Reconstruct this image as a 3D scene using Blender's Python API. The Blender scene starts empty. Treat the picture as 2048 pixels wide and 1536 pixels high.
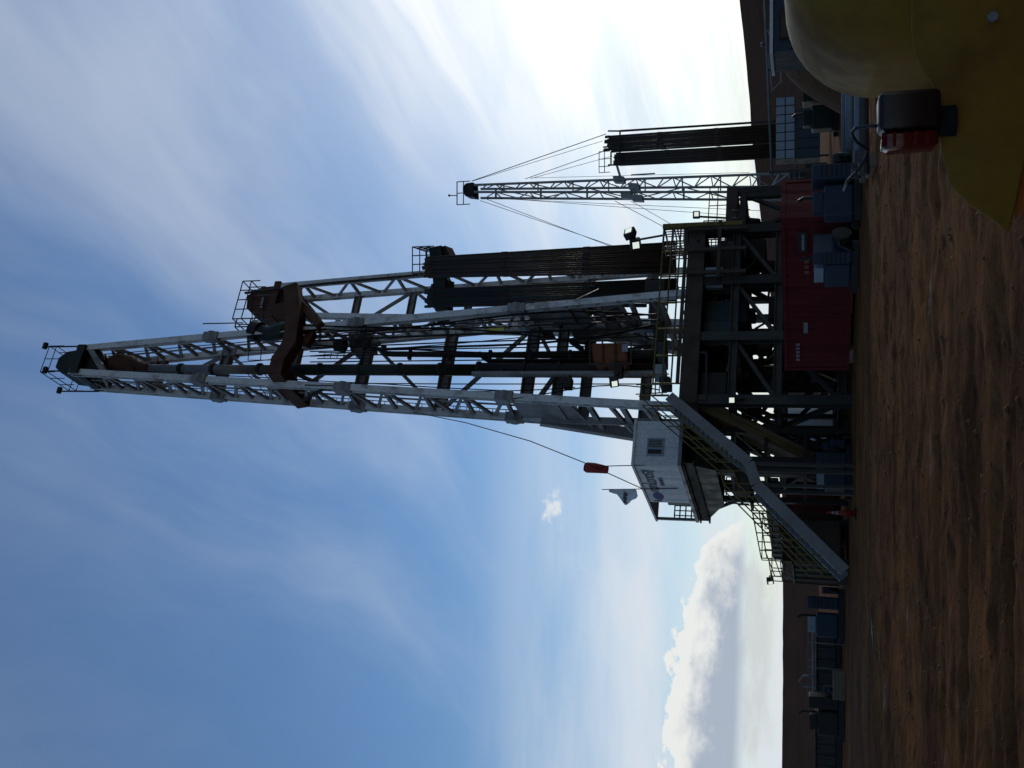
import bpy, bmesh, math, random
from mathutils import Vector, Matrix, noise
random.seed(7)
SC = bpy.context.scene
COL = SC.collection
V = Vector
R = math.radians

# ------------------------------------------------------------------ camera
FPX = 1973.0                       # focal length in photo pixels
PITCH = math.atan(601 / FPX)
CH = 1.5                           # eye height
cp, sp = math.cos(PITCH), math.sin(PITCH)
cam_data = bpy.data.cameras.new('camera')
cam = bpy.data.objects.new('camera', cam_data)
COL.objects.link(cam)
cam_data.sensor_fit = 'HORIZONTAL'
cam_data.sensor_width = 36
cam_data.lens = 36 * FPX / 2048
cam_data.clip_start = 0.05
cam_data.clip_end = 6000
right, up, fwd = V((1, 0, 0)), V((0, -sp, cp)), V((0, cp, sp))
cm = Matrix.Identity(4)            # the phone was held on its side: sky to the left of the picture
for i in range(3):
    cm[i][0], cm[i][1], cm[i][2] = -up[i], right[i], -fwd[i]
cm.translation = V((0, 0, CH))
cam.matrix_world = cm
SC.camera = cam

# ------------------------------------------------------------------ light
SUN_AZ, SUN_EL = R(30), R(11)
sun_dir = V((math.sin(SUN_AZ) * math.cos(SUN_EL), math.cos(SUN_AZ) * math.cos(SUN_EL), math.sin(SUN_EL)))
sd = bpy.data.lights.new('sun', 'SUN')
sd.energy = 0.8
sd.angle = R(6.0)
sd.color = (1.0, 0.93, 0.82)
sun = bpy.data.objects.new('sun', sd)
COL.objects.link(sun)
sun.rotation_euler = (-sun_dir).to_track_quat('-Z', 'Y').to_euler()
SC.view_settings.view_transform = 'Standard'
SC.view_settings.look = 'None'
SC.view_settings.exposure = -0.28
SC.view_settings.gamma = 1.0
SC.view_settings.use_curve_mapping = False
SC.cycles.max_bounces = 6
SC.cycles.use_denoising = True

world = bpy.data.worlds.new('World')
SC.world = world
world.use_nodes = True
world.cycles.sampling_method = 'MANUAL'
world.cycles.sample_map_resolution = 512
NT = world.node_tree
NT.nodes.clear()


class NG:
    """short hand for building node trees"""
    def __init__(s, tree): s.t = tree
    def n(s, typ, **kw):
        nd = s.t.nodes.new(typ)
        for k, v in kw.items(): setattr(nd, k, v)
        return nd
    def put(s, sock, v):
        if isinstance(v, bpy.types.NodeSocket): s.t.links.new(v, sock)
        else: sock.default_value = v
    def m(s, op, a, b=0.0, c=0.0, clamp=False):
        nd = s.n('ShaderNodeMath', operation=op, use_clamp=clamp)
        s.put(nd.inputs[0], a); s.put(nd.inputs[1], b); s.put(nd.inputs[2], c)
        return nd.outputs[0]
    def vm(s, op, a, b=(0, 0, 0)):
        nd = s.n('ShaderNodeVectorMath', operation=op)
        s.put(nd.inputs[0], a); s.put(nd.inputs[1], b)
        return nd.outputs['Value'] if op in ('DOT_PRODUCT', 'LENGTH') else nd.outputs[0]
    def ss(s, x, lo, hi, a=0.0, b=1.0, smooth=True):
        nd = s.n('ShaderNodeMapRange', interpolation_type='SMOOTHSTEP' if smooth else 'LINEAR')
        s.put(nd.inputs[0], x); s.put(nd.inputs[1], lo); s.put(nd.inputs[2], hi); s.put(nd.inputs[3], a); s.put(nd.inputs[4], b)
        return nd.outputs[0]
    def mix(s, f, a, b):
        nd = s.n('ShaderNodeMix', data_type='RGBA')
        s.put(nd.inputs[0], f); s.put(nd.inputs[6], a); s.put(nd.inputs[7], b)
        return nd.outputs[2]
    def noise(s, vec, scale, detail=4, rough=0.55, dist=0.0):
        nd = s.n('ShaderNodeTexNoise')
        s.put(nd.inputs['Vector'], vec)
        nd.inputs['Scale'].default_value = scale; nd.inputs['Detail'].default_value = detail
        nd.inputs['Roughness'].default_value = rough; nd.inputs['Distortion'].default_value = dist
        return nd.outputs[0]
    def comb(s, x, y, z=0.0):
        nd = s.n('ShaderNodeCombineXYZ')
        s.put(nd.inputs[0], x); s.put(nd.inputs[1], y); s.put(nd.inputs[2], z)
        return nd.outputs[0]


g = NG(NT)
sky = g.n('ShaderNodeTexSky', sky_type='NISHITA')
sky.sun_disc = False
sky.sun_elevation = SUN_EL
sky.sun_rotation = SUN_AZ
sky.altitude = 300
sky.air_density = 1.0
sky.dust_density = 0.25
sky.ozone_density = 2.2
tc = g.n('ShaderNodeTexCoord')
D0 = tc.outputs['Generated']
sep = g.n('ShaderNodeSeparateXYZ'); g.put(sep.inputs[0], D0)
dx, dy, dz = sep.outputs
az = g.m('MULTIPLY', g.m('ARCTAN2', dx, dy), 57.29578)
el = g.m('MULTIPLY', g.m('ARCSINE', dz), 57.29578)
cosang = g.vm('DOT_PRODUCT', D0, tuple(sun_dir))
glow_w = g.m('POWER', g.m('MAXIMUM', cosang, 0.0), 20.0)
glow_n = g.m('POWER', g.m('MAXIMUM', cosang, 0.0), 45.0)
# thin high cloud on a flat sheet far above, drawn out into streaks
den = g.m('ADD', g.m('MAXIMUM', dz, 0.0), 0.10)
px = g.m('DIVIDE', dx, den); py = g.m('DIVIDE', dy, den)
ca, sa = math.cos(R(118)), math.sin(R(118))
ps = g.m('ADD', g.m('MULTIPLY', px, ca), g.m('MULTIPLY', py, sa))
pt = g.m('SUBTRACT', g.m('MULTIPLY', py, ca), g.m('MULTIPLY', px, sa))
warp = g.noise(g.comb(px, py, 3.1), 0.9, 3)
pv = g.comb(g.m('MULTIPLY', ps, 0.34), g.m('ADD', g.m('MULTIPLY', pt, 1.55), g.m('MULTIPLY', warp, 0.7)), 0.7)
n1 = g.noise(pv, 1.25, 6, 0.58, 0.25)
n2 = g.noise(g.comb(px, py, 9.0), 0.65, 4, 0.5)
cir = g.ss(g.m('ADD', g.m('MULTIPLY', n1, 0.70), g.m('MULTIPLY', n2, 0.42)), 0.52, 0.80)
# low veil that thickens to the horizon, and a thicker, broken one around the sun
vn = g.noise(g.comb(g.m('MULTIPLY', px, .22), g.m('MULTIPLY', py, .3), 5.0), 1.4, 6, .6)
veil = g.m('ADD', g.m('MULTIPLY', g.ss(el, 19.0, 5.0), g.ss(vn, .34, .60, .30, 1.0)), g.m('MULTIPLY', g.m('MULTIPLY', g.ss(el, 21.0, 13.0), g.ss(el, 5.0, 9.0)), g.ss(g.noise(g.comb(g.m('MULTIPLY', px, .5), g.m('MULTIPLY', py, .9), 2.0), 1.0, 5, .6), .36, .62, .0, .5)))
cov = g.m('ADD', g.m('MULTIPLY', g.m('MULTIPLY', cir, g.ss(cosang, 0.62, 0.86, 0.28, 1.0)), 0.44), g.m('MULTIPLY', veil, 0.62))
cov = g.m('ADD', cov, g.m('MULTIPLY', g.ss(el, 6.0, 0.0), 0.35))
cov = g.m('ADD', cov, g.m('MULTIPLY', glow_w, 0.55))
cov = g.m('MINIMUM', g.m('ADD', cov, 0.05), 0.97)
# thin cloud scatters forward: bright towards the sun, dim on the far side of the sky
ccol = g.mix(g.ss(cosang, -0.25, 0.55), (0.22, 0.225, 0.235, 1), (0.86, 0.92, 1.0, 1))
sunc = g.mix(g.ss(g.m('ADD', g.m('MULTIPLY', n1, .6), g.m('MULTIPLY', vn, .5)), .42, .66), (0.66, 0.80, 0.96, 1), (1.32, 1.32, 1.27, 1))
ccol = g.mix(g.ss(glow_w, 0.10, 0.62), ccol, sunc)
ccol = g.mix(g.m('MULTIPLY', glow_n, .85), ccol, (1.7, 1.68, 1.55, 1))
# heaped clouds low over the land, flat bases, tops rising away from the sun
cn = g.noise(g.comb(g.m('MULTIPLY', az, 0.42), g.m('MULTIPLY', el, 0.60), 1.3), 1.0, 8, 0.58)
cn2 = g.noise(g.comb(g.m('MULTIPLY', az, 0.13), g.m('MULTIPLY', el, 0.42), 6.3), 1.0, 5, 0.6)
cn3 = g.noise(g.comb(g.m('MULTIPLY', az, 1.1), g.m('MULTIPLY', el, 1.5), 4.3), 1.0, 6, 0.6)
top = g.m('SUBTRACT', g.ss(az, -24.0, -6.0, 8.2, 6.0, smooth=False), g.ss(az, -10.0, -5.5, 0.0, 4.2))
d0 = g.m('ADD', g.m('SUBTRACT', top, el), g.m('MULTIPLY', g.m('SUBTRACT', cn, 0.5), 4.0))
d = g.m('ADD', d0, g.m('MULTIPLY', g.m('SUBTRACT', cn3, 0.5), 1.3))
cum = g.m('MULTIPLY', g.ss(d, 0.0, 0.22), g.ss(g.m('ADD', el, g.m('MULTIPLY', cn2, 0.5)), 3.6, 4.4))
cum = g.m('MULTIPLY', cum, g.m('MULTIPLY', g.ss(az, -4.0, -7.0), g.ss(az, -75.0, -45.0)))
shade = g.ss(g.m('ADD', d, g.m('MULTIPLY', g.m('SUBTRACT', cn2, 0.5), 2.6)), 0.7, 2.6)
cumc = g.mix(shade, (1.02, 1.03, 1.0, 1), (0.47, 0.54, 0.66, 1))
# one small loose puff higher up
pr = g.m('SQRT', g.m('ADD', g.m('POWER', g.m('DIVIDE', g.m('ADD', az, 7.4), 1.5), 2.0), g.m('POWER', g.m('DIVIDE', g.m('SUBTRACT', el, 14.5), 0.75), 2.0)))
puff = g.m('MULTIPLY', g.ss(g.m('ADD', g.m('SUBTRACT', 0.55, pr), g.m('MULTIPLY', g.m('SUBTRACT', cn3, 0.42), 2.6)), 0.0, 0.7), 0.75)
puff = g.m('MULTIPLY', puff, g.ss(pr, 1.9, 1.1))
cum = g.m('MAXIMUM', cum, puff)
low = g.m('MULTIPLY', g.ss(cn2, 0.46, 0.62), g.m('MULTIPLY', g.ss(el, 4.6, 3.2), g.ss(el, 1.6, 2.6)))
b_sky = g.n('ShaderNodeBackground'); hs_ = g.n('ShaderNodeHueSaturation'); hs_.inputs['Hue'].default_value = 0.508; hs_.inputs['Saturation'].default_value = 1.22; hs_.inputs['Value'].default_value = 1.15; g.put(hs_.inputs['Color'], sky.outputs[0]); g.put(b_sky.inputs[0], hs_.outputs[0]); b_sky.inputs[1].default_value = 0.15
b_cl = g.n('ShaderNodeBackground'); g.put(b_cl.inputs[0], ccol)
b_cu = g.n('ShaderNodeBackground'); g.put(b_cu.inputs[0], cumc)
b_lo = g.n('ShaderNodeBackground'); g.put(b_lo.inputs[0], (0.72, 0.76, 0.76, 1))
def mixsh(f, a, b):
    nd = g.n('ShaderNodeMixShader'); g.put(nd.inputs[0], f)
    NT.links.new(a, nd.inputs[1]); NT.links.new(b, nd.inputs[2]); return nd.outputs[0]
sh = mixsh(cov, b_sky.outputs[0], b_cl.outputs[0])
sh = mixsh(g.m('MULTIPLY', low, g.ss(az, 0.0, -9.0, 0.15, 0.75)), sh, b_lo.outputs[0])
sh = mixsh(g.m('MULTIPLY', cum, 0.95), sh, b_cu.outputs[0])
wo = g.n('ShaderNodeOutputWorld'); NT.links.new(sh, wo.inputs[0])

# ------------------------------------------------------------------ pixel <-> place
CAMP = V((0, 0, CH))
def ray(x, y):                      # photo pixel (2048 x 1536)
    a, b = (768 - y) / FPX, (1024 - x) / FPX
    return V((a, cp - b * sp, sp + b * cp))
def PY(x, y, Y):
    d = ray(x, y); return CAMP + d * (Y / d.y)
def PZ(x, y, z):
    d = ray(x, y); return CAMP + d * ((z - CH) / d.z)
WA = V((0.902, 0.432, 0)).normalized()      # across the rig
DA = V((-WA.y, WA.x, 0))                    # from its front to its back
RO = PY(1330, 815, 45); RO.z = 0            # foot of the mast, front left
def L(a, b, z): return RO + WA * a + DA * b + V((0, 0, z))
def PB(x, y, b):
    d = ray(x, y); return CAMP + d * ((b - (CAMP - RO).dot(DA)) / d.dot(DA))
def PA(x, y, a):
    d = ray(x, y); return CAMP + d * ((a - (CAMP - RO).dot(WA)) / d.dot(WA))

# ------------------------------------------------------------------ materials
MATS = {}
def mat(name, col, rough=0.6, metal=0.0, dirt=None, amt=0.5, scale=1.5, bump=0.0, spec=0.25, fine=0.12, coat=0.0, streak=False):
    if name in MATS: return MATS[name]
    m = bpy.data.materials.new(name); m.use_nodes = True
    q = NG(m.node_tree)
    bs = m.node_tree.nodes['Principled BSDF']
    geo = q.n('ShaderNodeNewGeometry')
    pos = geo.outputs['Position']
    if streak:
        pos2 = q.vm('MULTIPLY', pos, (3.0, 3.0, 0.35))
    else:
        pos2 = pos
    na = q.noise(pos2, scale, 6, 0.62)
    nb = q.noise(pos, scale * 11, 3, 0.6)
    c1 = q.mix(q.ss(nb, 0.3, 0.7), tuple(c * (1 - fine) for c in col) + (1,), tuple(min(1, c * (1 + fine)) for c in col) + (1,))
    if dirt is not None:
        c1 = q.mix(q.m('MULTIPLY', q.ss(na, 0.48, 0.72), amt), c1, tuple(dirt) + (1,))
    q.put(bs.inputs['Base Color'], c1)
    q.put(bs.inputs['Roughness'], q.ss(na, 0.3, 0.7, max(0.05, rough - 0.12), min(1, rough + 0.12)))
    bs.inputs['Metallic'].default_value = metal
    bs.inputs['Specular IOR Level'].default_value = spec
    if coat: bs.inputs['Coat Weight'].default_value = coat
    if bump:
        bp = q.n('ShaderNodeBump'); bp.inputs['Strength'].default_value = bump; bp.inputs['Distance'].default_value = 0.02
        q.put(bp.inputs['Height'], nb); q.put(bs.inputs['Normal'], bp.outputs[0])
    MATS[name] = m
    return m

RUSTC = (0.10, 0.040, 0.018)
M_white = mat('mast_white_paint', (0.64, 0.62, 0.59), 0.55, dirt=(0.17, 0.11, 0.07), amt=0.75, scale=1.1)
M_wshade = mat('mast_white_shaded', (0.23, 0.22, 0.21), 0.55, dirt=(0.12, 0.09, 0.07), amt=0.6, scale=0.9)  # white mast paint again, with backlit shade put into the base colour
M_dark = mat('dark_steel', (0.022, 0.018, 0.015), 0.6, dirt=(0.06, 0.04, 0.03), amt=0.6)
M_green = mat('dark_green_paint', (0.022, 0.027, 0.018), 0.5, dirt=(0.05, 0.035, 0.025), amt=0.5)
M_rust = mat('rusty_brown_paint', (0.085, 0.036, 0.020), 0.75, dirt=(0.035, 0.018, 0.012), amt=0.7, scale=1.2)
M_brown = mat('brown_steel', (0.055, 0.038, 0.025), 0.7, dirt=(0.03, 0.02, 0.015), amt=0.6)
M_orange = mat('orange_paint', (0.20, 0.055, 0.015), 0.55, dirt=(0.08, 0.04, 0.02), amt=0.6)
M_yel = mat('yellow_rail_paint', (0.14, 0.10, 0.02), 0.6, dirt=(0.05, 0.035, 0.015), amt=0.6)
M_galv = mat('galvanised_steel', (0.18, 0.18, 0.18), 0.45, 0.25, dirt=(0.16, 0.13, 0.11), amt=0.5)
M_pipe = mat('drill_pipe_steel', (0.075, 0.058, 0.05), 0.6, 0.3, dirt=(0.11, 0.055, 0.03), amt=0.7, scale=0.8)
M_pipe2 = mat('drill_pipe_worn', (0.045, 0.028, 0.020), 0.65, 0.2, dirt=(0.09, 0.05, 0.03), amt=0.6, scale=0.8)
M_pipeg = mat('drill_pipe_dark', (0.035, 0.045, 0.043), 0.55, 0.3, dirt=(0.07, 0.045, 0.03), amt=0.5, scale=0.8)
M_cabin = mat('cabin_white_paint', (0.60, 0.585, 0.57), 0.5, dirt=(0.34, 0.31, 0.28), amt=0.35, scale=0.8, streak=True)
M_red = mat('red_container_paint', (0.105, 0.006, 0.006), 0.7, dirt=(0.035, 0.006, 0.005), amt=0.6, scale=0.9, streak=True)
M_blue = mat('blue_machine_paint', (0.020, 0.034, 0.054), 0.5, dirt=(0.05, 0.05, 0.06), amt=0.5)
M_teal = mat('teal_panel_paint', (0.025, 0.045, 0.055), 0.5, dirt=(0.06, 0.06, 0.06), amt=0.5, streak=True)
M_pgrey = mat('pale_grey_panel', (0.26, 0.29, 0.32), 0.5, dirt=(0.22, 0.2, 0.18), amt=0.5, streak=True)
M_tank = mat('tank_grey_paint', (0.046, 0.042, 0.037), 0.6, dirt=(0.03, 0.025, 0.02), amt=0.6, streak=True)
M_sockred = mat('red_cloth', (0.34, 0.05, 0.045), 0.85, dirt=(0.24, 0.04, 0.04), amt=0.4)
M_flag = mat('white_cloth', (0.70, 0.70, 0.68), 0.85, dirt=(0.5, 0.48, 0.45), amt=0.4, scale=4)
M_black = mat('black_rubber', (0.012, 0.011, 0.010), 0.7, spec=0.1)
M_ramp = mat('worn_ramp_steel', (0.15, 0.095, 0.045), 0.65, dirt=(0.07, 0.04, 0.02), amt=0.6)
M_ink = mat('dark_lettering', (0.11, 0.11, 0.13), 0.6)
M_logo = mat('blue_emblem', (0.07, 0.07, 0.20), 0.6)
M_wtext = mat('white_lettering', (0.22, 0.20, 0.19), 0.6, dirt=(0.12, 0.07, 0.06), amt=0.5, scale=5)
M_cone = mat('red_plastic', (0.20, 0.012, 0.008), 0.5)
M_timber = mat('sleeper_timber', (0.17, 0.12, 0.08), 0.85, dirt=(0.07, 0.05, 0.035), amt=0.6, scale=3)
M_hose = mat('black_hose', (0.02, 0.02, 0.02), 0.35)
M_ytag = mat('yellow_tag', (0.62, 0.58, 0.10), 0.5)
M_soil = mat('heaped_soil', (0.17, 0.075, 0.028), 0.95, dirt=(0.09, 0.04, 0.018), amt=0.7, scale=2.0, bump=0.5)
M_vyel = mat('machine_yellow_paint', (0.225, 0.108, 0.011), 0.6, dirt=(0.115, 0.045, 0.010), amt=0.8, scale=3.5, coat=0.03, fine=0.05, spec=0.15)
M_under = mat('orange_underside', (0.42, 0.11, 0.02), 0.6, dirt=(0.2, 0.07, 0.02), amt=0.5, scale=4)

def glass(name, col, rough=0.08):
    m = bpy.data.materials.new(name); m.use_nodes = True
    b = m.node_tree.nodes['Principled BSDF']
    b.inputs['Base Color'].default_value = (*col, 1); b.inputs['Roughness'].default_value = rough
    b.inputs['Transmission Weight'].default_value = 0.85
    return m
M_lens = bpy.data.materials.new('lit_lamp_lens'); M_lens.use_nodes = True
_b = M_lens.node_tree.nodes['Principled BSDF']; _b.inputs['Base Color'].default_value = (.8, .85, .8, 1); _b.inputs['Roughness'].default_value = .3
_b.inputs['Emission Color'].default_value = (.93, 1.0, .86, 1); _b.inputs['Emission Strength'].default_value = 0.9
M_redlens = mat('red_lens_plastic', (0.11, 0.005, 0.005), 0.22, coat=0.4)
M_blackpl = mat('black_lamp_housing', (0.020, 0.006, 0.005), 0.35, spec=0.35)
M_pane = mat('dark_window_glass', (0.015, 0.018, 0.022), 0.08)

# ------------------------------------------------------------------ object helpers
PL = {}
def _reg(o, parent, loc):
    COL.objects.link(o)
    PL[o.name] = loc
    if parent is not None: o.parent = parent
    return o
def thing(name, label, cat, loc=(0, 0, 0), group=None):
    o = bpy.data.objects.new(name, None)
    o.empty_display_size = 0.2
    o.location = loc
    o['label'] = label; o['category'] = cat
    if group: o['group'] = group
    return _reg(o, None, V(loc))
def tag(o, label, cat, group=None):
    o['label'] = label; o['category'] = cat
    if group: o['group'] = group
    return o

class MB:
    def __init__(s): s.v = []; s.f = []
    def add(s, vs, fs):
        k = len(s.v); s.v += [V(p) for p in vs]; s.f += [tuple(i + k for i in f) for f in fs]; return s
    def box(s, p, q, w, h=None, ref=None):
        p, q = V(p), V(q); h = h or w
        z = (q - p).normalized()
        x = z.cross(V((0, 0, 1)))
        if ref is not None: x = V(ref) - z * V(ref).dot(z)
        elif x.length < 0.02: x = WA - z * WA.dot(z)
        x.normalize(); y = z.cross(x)
        x = x * w / 2; y = y * h / 2
        vs = [p - x - y, p + x - y, p + x + y, p - x + y, q - x - y, q + x - y, q + x + y, q - x + y]
        return s.add(vs, [(3, 2, 1, 0), (4, 5, 6, 7), (0, 1, 5, 4), (1, 2, 6, 5), (2, 3, 7, 6), (3, 0, 4, 7)])
    def cell(s, o, ax, ay, az_):      # parallelepiped from a corner and three edges
        o, ax, ay, az_ = V(o), V(ax), V(ay), V(az_)
        vs = [o, o + ax, o + ax + ay, o + ay]; vs += [p + az_ for p in vs]
        return s.add(vs, [(3, 2, 1, 0), (4, 5, 6, 7), (0, 1, 5, 4), (1, 2, 6, 5), (2, 3, 7, 6), (3, 0, 4, 7)])
    def tube(s, pts, r, n=8, cap=True):
        pts = [V(p) for p in pts]; rs = r if isinstance(r, (list, tuple)) else [r] * len(pts)
        k0 = len(s.v); prev = None
        for i, p in enumerate(pts):
            t = (pts[min(i + 1, len(pts) - 1)] - pts[max(i - 1, 0)]).normalized()
            if prev is None:
                x = t.cross(V((0, 0, 1)))
                if x.length < 0.05: x = t.cross(V((1, 0, 0)))
            else:
                x = prev - t * prev.dot(t)
            x.normalize(); prev = x; y = t.cross(x)
            for j in range(n):
                a = 2 * math.pi * j / n
                s.v.append(p + (x * math.cos(a) + y * math.sin(a)) * rs[i])
        for i in range(len(pts) - 1):
            for j in range(n):
                a, b = k0 + i * n + j, k0 + i * n + (j + 1) % n
                s.f.append((a, b, b + n, a + n))
        if cap:
            s.f.append(tuple(k0 + j for j in reversed(range(n))))
            s.f.append(tuple(k0 + (len(pts) - 1) * n + j for j in range(n)))
        return s
    def prism(s, outline, d):
        n = len(outline); o = [V(p) for p in outline]; d = V(d)
        return s.add(o + [p + d for p in o], [tuple(reversed(range(n))), tuple(range(n, 2 * n))] + [(i, (i + 1) % n, (i + 1) % n + n, i + n) for i in range(n)])
    def build(s, name, m, parent=None, smooth=False, loc=None, bevel=0.0, seg=2):
        base = PL[parent.name] if parent is not None else V(loc if loc is not None else (0, 0, 0))
        me = bpy.data.meshes.new(name)
        me.from_pydata([p - base for p in s.v], [], s.f)
        bm = bmesh.new(); bm.from_mesh(me)
        bmesh.ops.recalc_face_normals(bm, faces=bm.faces)
        if bevel:
            bmesh.ops.bevel(bm, geom=[e for e in bm.edges if e.calc_face_angle(0) > 0.35], offset=bevel, segments=seg, profile=0.5, affect='EDGES', clamp_overlap=True)
        bm.to_mesh(me); bm.free()
        me.materials.append(m)
        if smooth: me.polygons.foreach_set('use_smooth', [True] * len(me.polygons))
        o = bpy.data.objects.new(name, me)
        if parent is None: o.location = base
        return _reg(o, parent, base)

UNIT = {}
def unit(shape, m):
    k = (shape, m.name)
    if k in UNIT: return UNIT[k]
    if shape == 'box':
        pr = [(-.5, -.5), (.5, -.5), (.5, .5), (-.5, .5)]
    elif shape == 'ibeam':
        w, t = 0.5, 0.14
        pr = [(-w, -w), (w, -w), (w, -w + t), (t / 2, -w + t), (t / 2, w - t), (w, w - t), (w, w), (-w, w), (-w, w - t), (-t / 2, w - t), (-t / 2, -w + t), (-w, -w + t)]
    else:
        pr = [(.5 * math.cos(math.pi * 2 * i / 10), .5 * math.sin(math.pi * 2 * i / 10)) for i in range(10)]
    n = len(pr)
    me = bpy.data.meshes.new('member_' + shape)
    vs = [(x, y, -.5) for x, y in pr] + [(x, y, .5) for x, y in pr]
    fs = [tuple(reversed(range(n))), tuple(range(n, 2 * n))] + [(i, (i + 1) % n, (i + 1) % n + n, i + n) for i in range(n)]
    me.from_pydata(vs, [], fs)
    if shape == 'tube': me.polygons.foreach_set('use_smooth', [False, False] + [True] * n)
    me.materials.append(m)
    UNIT[k] = me
    return me
def member(name, parent, p, q, w, m, h=None, shape='box', ref=None):
    """one straight structural member as an object of its own"""
    p, q = V(p), V(q); h = h or w
    z = q - p; ln = z.length; z = z / ln
    x = z.cross(V((0, 0, 1)))
    if ref is not None: x = V(ref) - z * V(ref).dot(z)
    elif x.length < 0.02: x = WA - z * WA.dot(z)
    x.normalize(); y = z.cross(x)
    M = Matrix.Identity(4)
    for i in range(3): M[i][0], M[i][1], M[i][2] = x[i] * w, y[i] * h, z[i] * ln
    M.translation = (p + q) / 2 - (PL[parent.name] if parent is not None else V((0, 0, 0)))
    o = bpy.data.objects.new(name, unit(shape, m))
    o.matrix_basis = M
    return _reg(o, parent, (p + q) / 2)
def rail_mb(pts, h=1.1, r=0.025, step=1.5, mb=None, mids=(0.5,), closed=False):
    mb = mb or MB()
    pts = [V(p) for p in pts]
    if closed: pts = pts + [pts[0]]
    for a, b in zip(pts, pts[1:]):
        n = max(1, round((b - a).length / step))
        for k in range(n + 1):
            p = a.lerp(b, k / n); mb.tube([p, p + V((0, 0, h))], r, 5)
        for hh in tuple(mids) + (1.0,):
            mb.tube([a + V((0, 0, h * hh)), b + V((0, 0, h * hh))], r, 5)
    return mb
def ladder_mb(p, q, side, w=0.45, r=0.025, step=0.35, mb=None):
    mb = mb or MB(); p, q = V(p), V(q); s = V(side).normalized() * w / 2
    mb.tube([p - s, q - s], r, 5); mb.tube([p + s, q + s], r, 5)
    n = int((q - p).length / step)
    for k in range(1, n):
        c = p.lerp(q, k / n); mb.tube([c - s, c + s], r * .8, 4)
    return mb
UPV = V((0, 0, 1))

# ------------------------------------------------------------------ ground and hills
def axis(vals):
    out = []
    for a, b, n in vals:
        out += [a + (b - a) * i / n for i in range(n)]
    return out + [vals[-1][1]]
gx = axis([(-2500, -300, 10), (-300, -60, 16), (-60, -14, 30), (-14, 16, 210), (16, 70, 40), (70, 300, 16), (300, 2500, 10)])
gy = axis([(-300, -10, 8), (-10, 2, 10), (2, 6.5, 12), (6.5, 26, 300), (26, 50, 70), (50, 120, 30), (120, 3000, 30)])
def gz(x, y):
    near = max(0.0, 1 - max(0, y - 25) / 12) * max(0.0, 1 - max(0, abs(x) - 14) / 25)
    z = 0.07 * noise.noise((x * .35, y * .5, 0)) + 0.055 * noise.noise((x * .9, y * 1.8, 4)) + 0.035 * noise.noise((x * 2.4, y * 3.6, 8)) + 0.018 * noise.noise((x * 4.5, y * 6.5, 15))
    rut = 0.0
    for y0, sl, w in ((11.0, .05, .22), (13.2, .05, .24), (17.5, -.03, .3), (20.0, -.03, .3), (8.9, .11, .2)):   # wheel tracks
        dd = (y - y0 - sl * x + .5 * noise.noise((x * .12, y0, 3))) / w
        if abs(dd) < 2.4: rut += -.07 * math.exp(-dd * dd) + .035 * math.exp(-(abs(dd) - 1.5) ** 2 * 3)
    rut *= 0.5 + noise.noise((x * .25, y * .1, 21))
    return (z + rut) * near - 0.02 * (1 - near)
me = bpy.data.meshes.new('ground')
nx, ny = len(gx), len(gy)
me.from_pydata([(x, y, gz(x, y)) for y in gy for x in gx], [], [(j * nx + i, j * nx + i + 1, (j + 1) * nx + i + 1, (j + 1) * nx + i) for j in range(ny - 1) for i in range(nx - 1)])
me.polygons.foreach_set('use_smooth', [True] * len(me.polygons))
ground = bpy.data.objects.new('ground', me); COL.objects.link(ground); ground['kind'] = 'structure'
gm = bpy.data.materials.new('red_brown_dirt'); gm.use_nodes = True
q = NG(gm.node_tree); bs = gm.node_tree.nodes['Principled BSDF']
pos = q.n('ShaderNodeNewGeometry').outputs['Position']
n_big = q.noise(q.vm('MULTIPLY', pos, (0.30, 0.50, 1)), 1.0, 7, 0.62, 0.5)
n_mid = q.noise(q.vm('MULTIPLY', pos, (1.4, 2.4, 1)), 1.0, 8, 0.68, 0.6)
n_fin = q.noise(pos, 14.0, 5, 0.7)
n_fin2 = q.noise(q.vm('MULTIPLY', pos, (6.0, 11.0, 6.0)), 1.0, 5, 0.75)
c = q.mix(q.ss(n_big, 0.35, 0.65), (0.125, 0.044, 0.015, 1), (0.25, 0.093, 0.028, 1))
c = q.mix(q.m('MULTIPLY', q.ss(n_mid, 0.50, 0.66), 0.75), c, (0.050, 0.020, 0.010, 1))
c = q.mix(q.m('MULTIPLY', q.ss(n_fin2, 0.5, 0.75), 0.55), c, (0.30, 0.13, 0.045, 1))
c = q.mix(q.m('MULTIPLY', q.ss(n_fin, 0.52, 0.70), 0.45), c, (0.042, 0.020, 0.010, 1))
n_hug = q.noise(q.vm('MULTIPLY', pos, (0.055, 0.15, 1)), 1.0, 5, 0.6, 0.8)
c = q.mix(q.m('MULTIPLY', q.ss(n_hug, 0.48, 0.64), 0.55), c, (0.058, 0.020, 0.012, 1))
q.put(bs.inputs['Base Color'], c)
wet = q.ss(q.noise(q.vm('MULTIPLY', pos, (0.35, 1.1, 1)), 1.0, 5, 0.6), 0.64, 0.72)
q.put(bs.inputs['Roughness'], q.m('SUBTRACT', 0.95, q.m('MULTIPLY', wet, 0.45)))
q.put(bs.inputs['Specular IOR Level'], q.m('ADD', 0.03, q.m('MULTIPLY', wet, 0.3)))
bp = q.n('ShaderNodeBump'); bp.inputs['Strength'].default_value = 1.0; bp.inputs['Distance'].default_value = 0.11
q.put(bp.inputs['Height'], q.m('ADD', q.m('MULTIPLY', n_mid, 1.2), q.m('ADD', q.m('MULTIPLY', n_fin, .25), q.m('MULTIPLY', n_fin2, .45))))
q.put(bs.inputs['Normal'], bp.outputs[0])
me.materials.append(gm)

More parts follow.
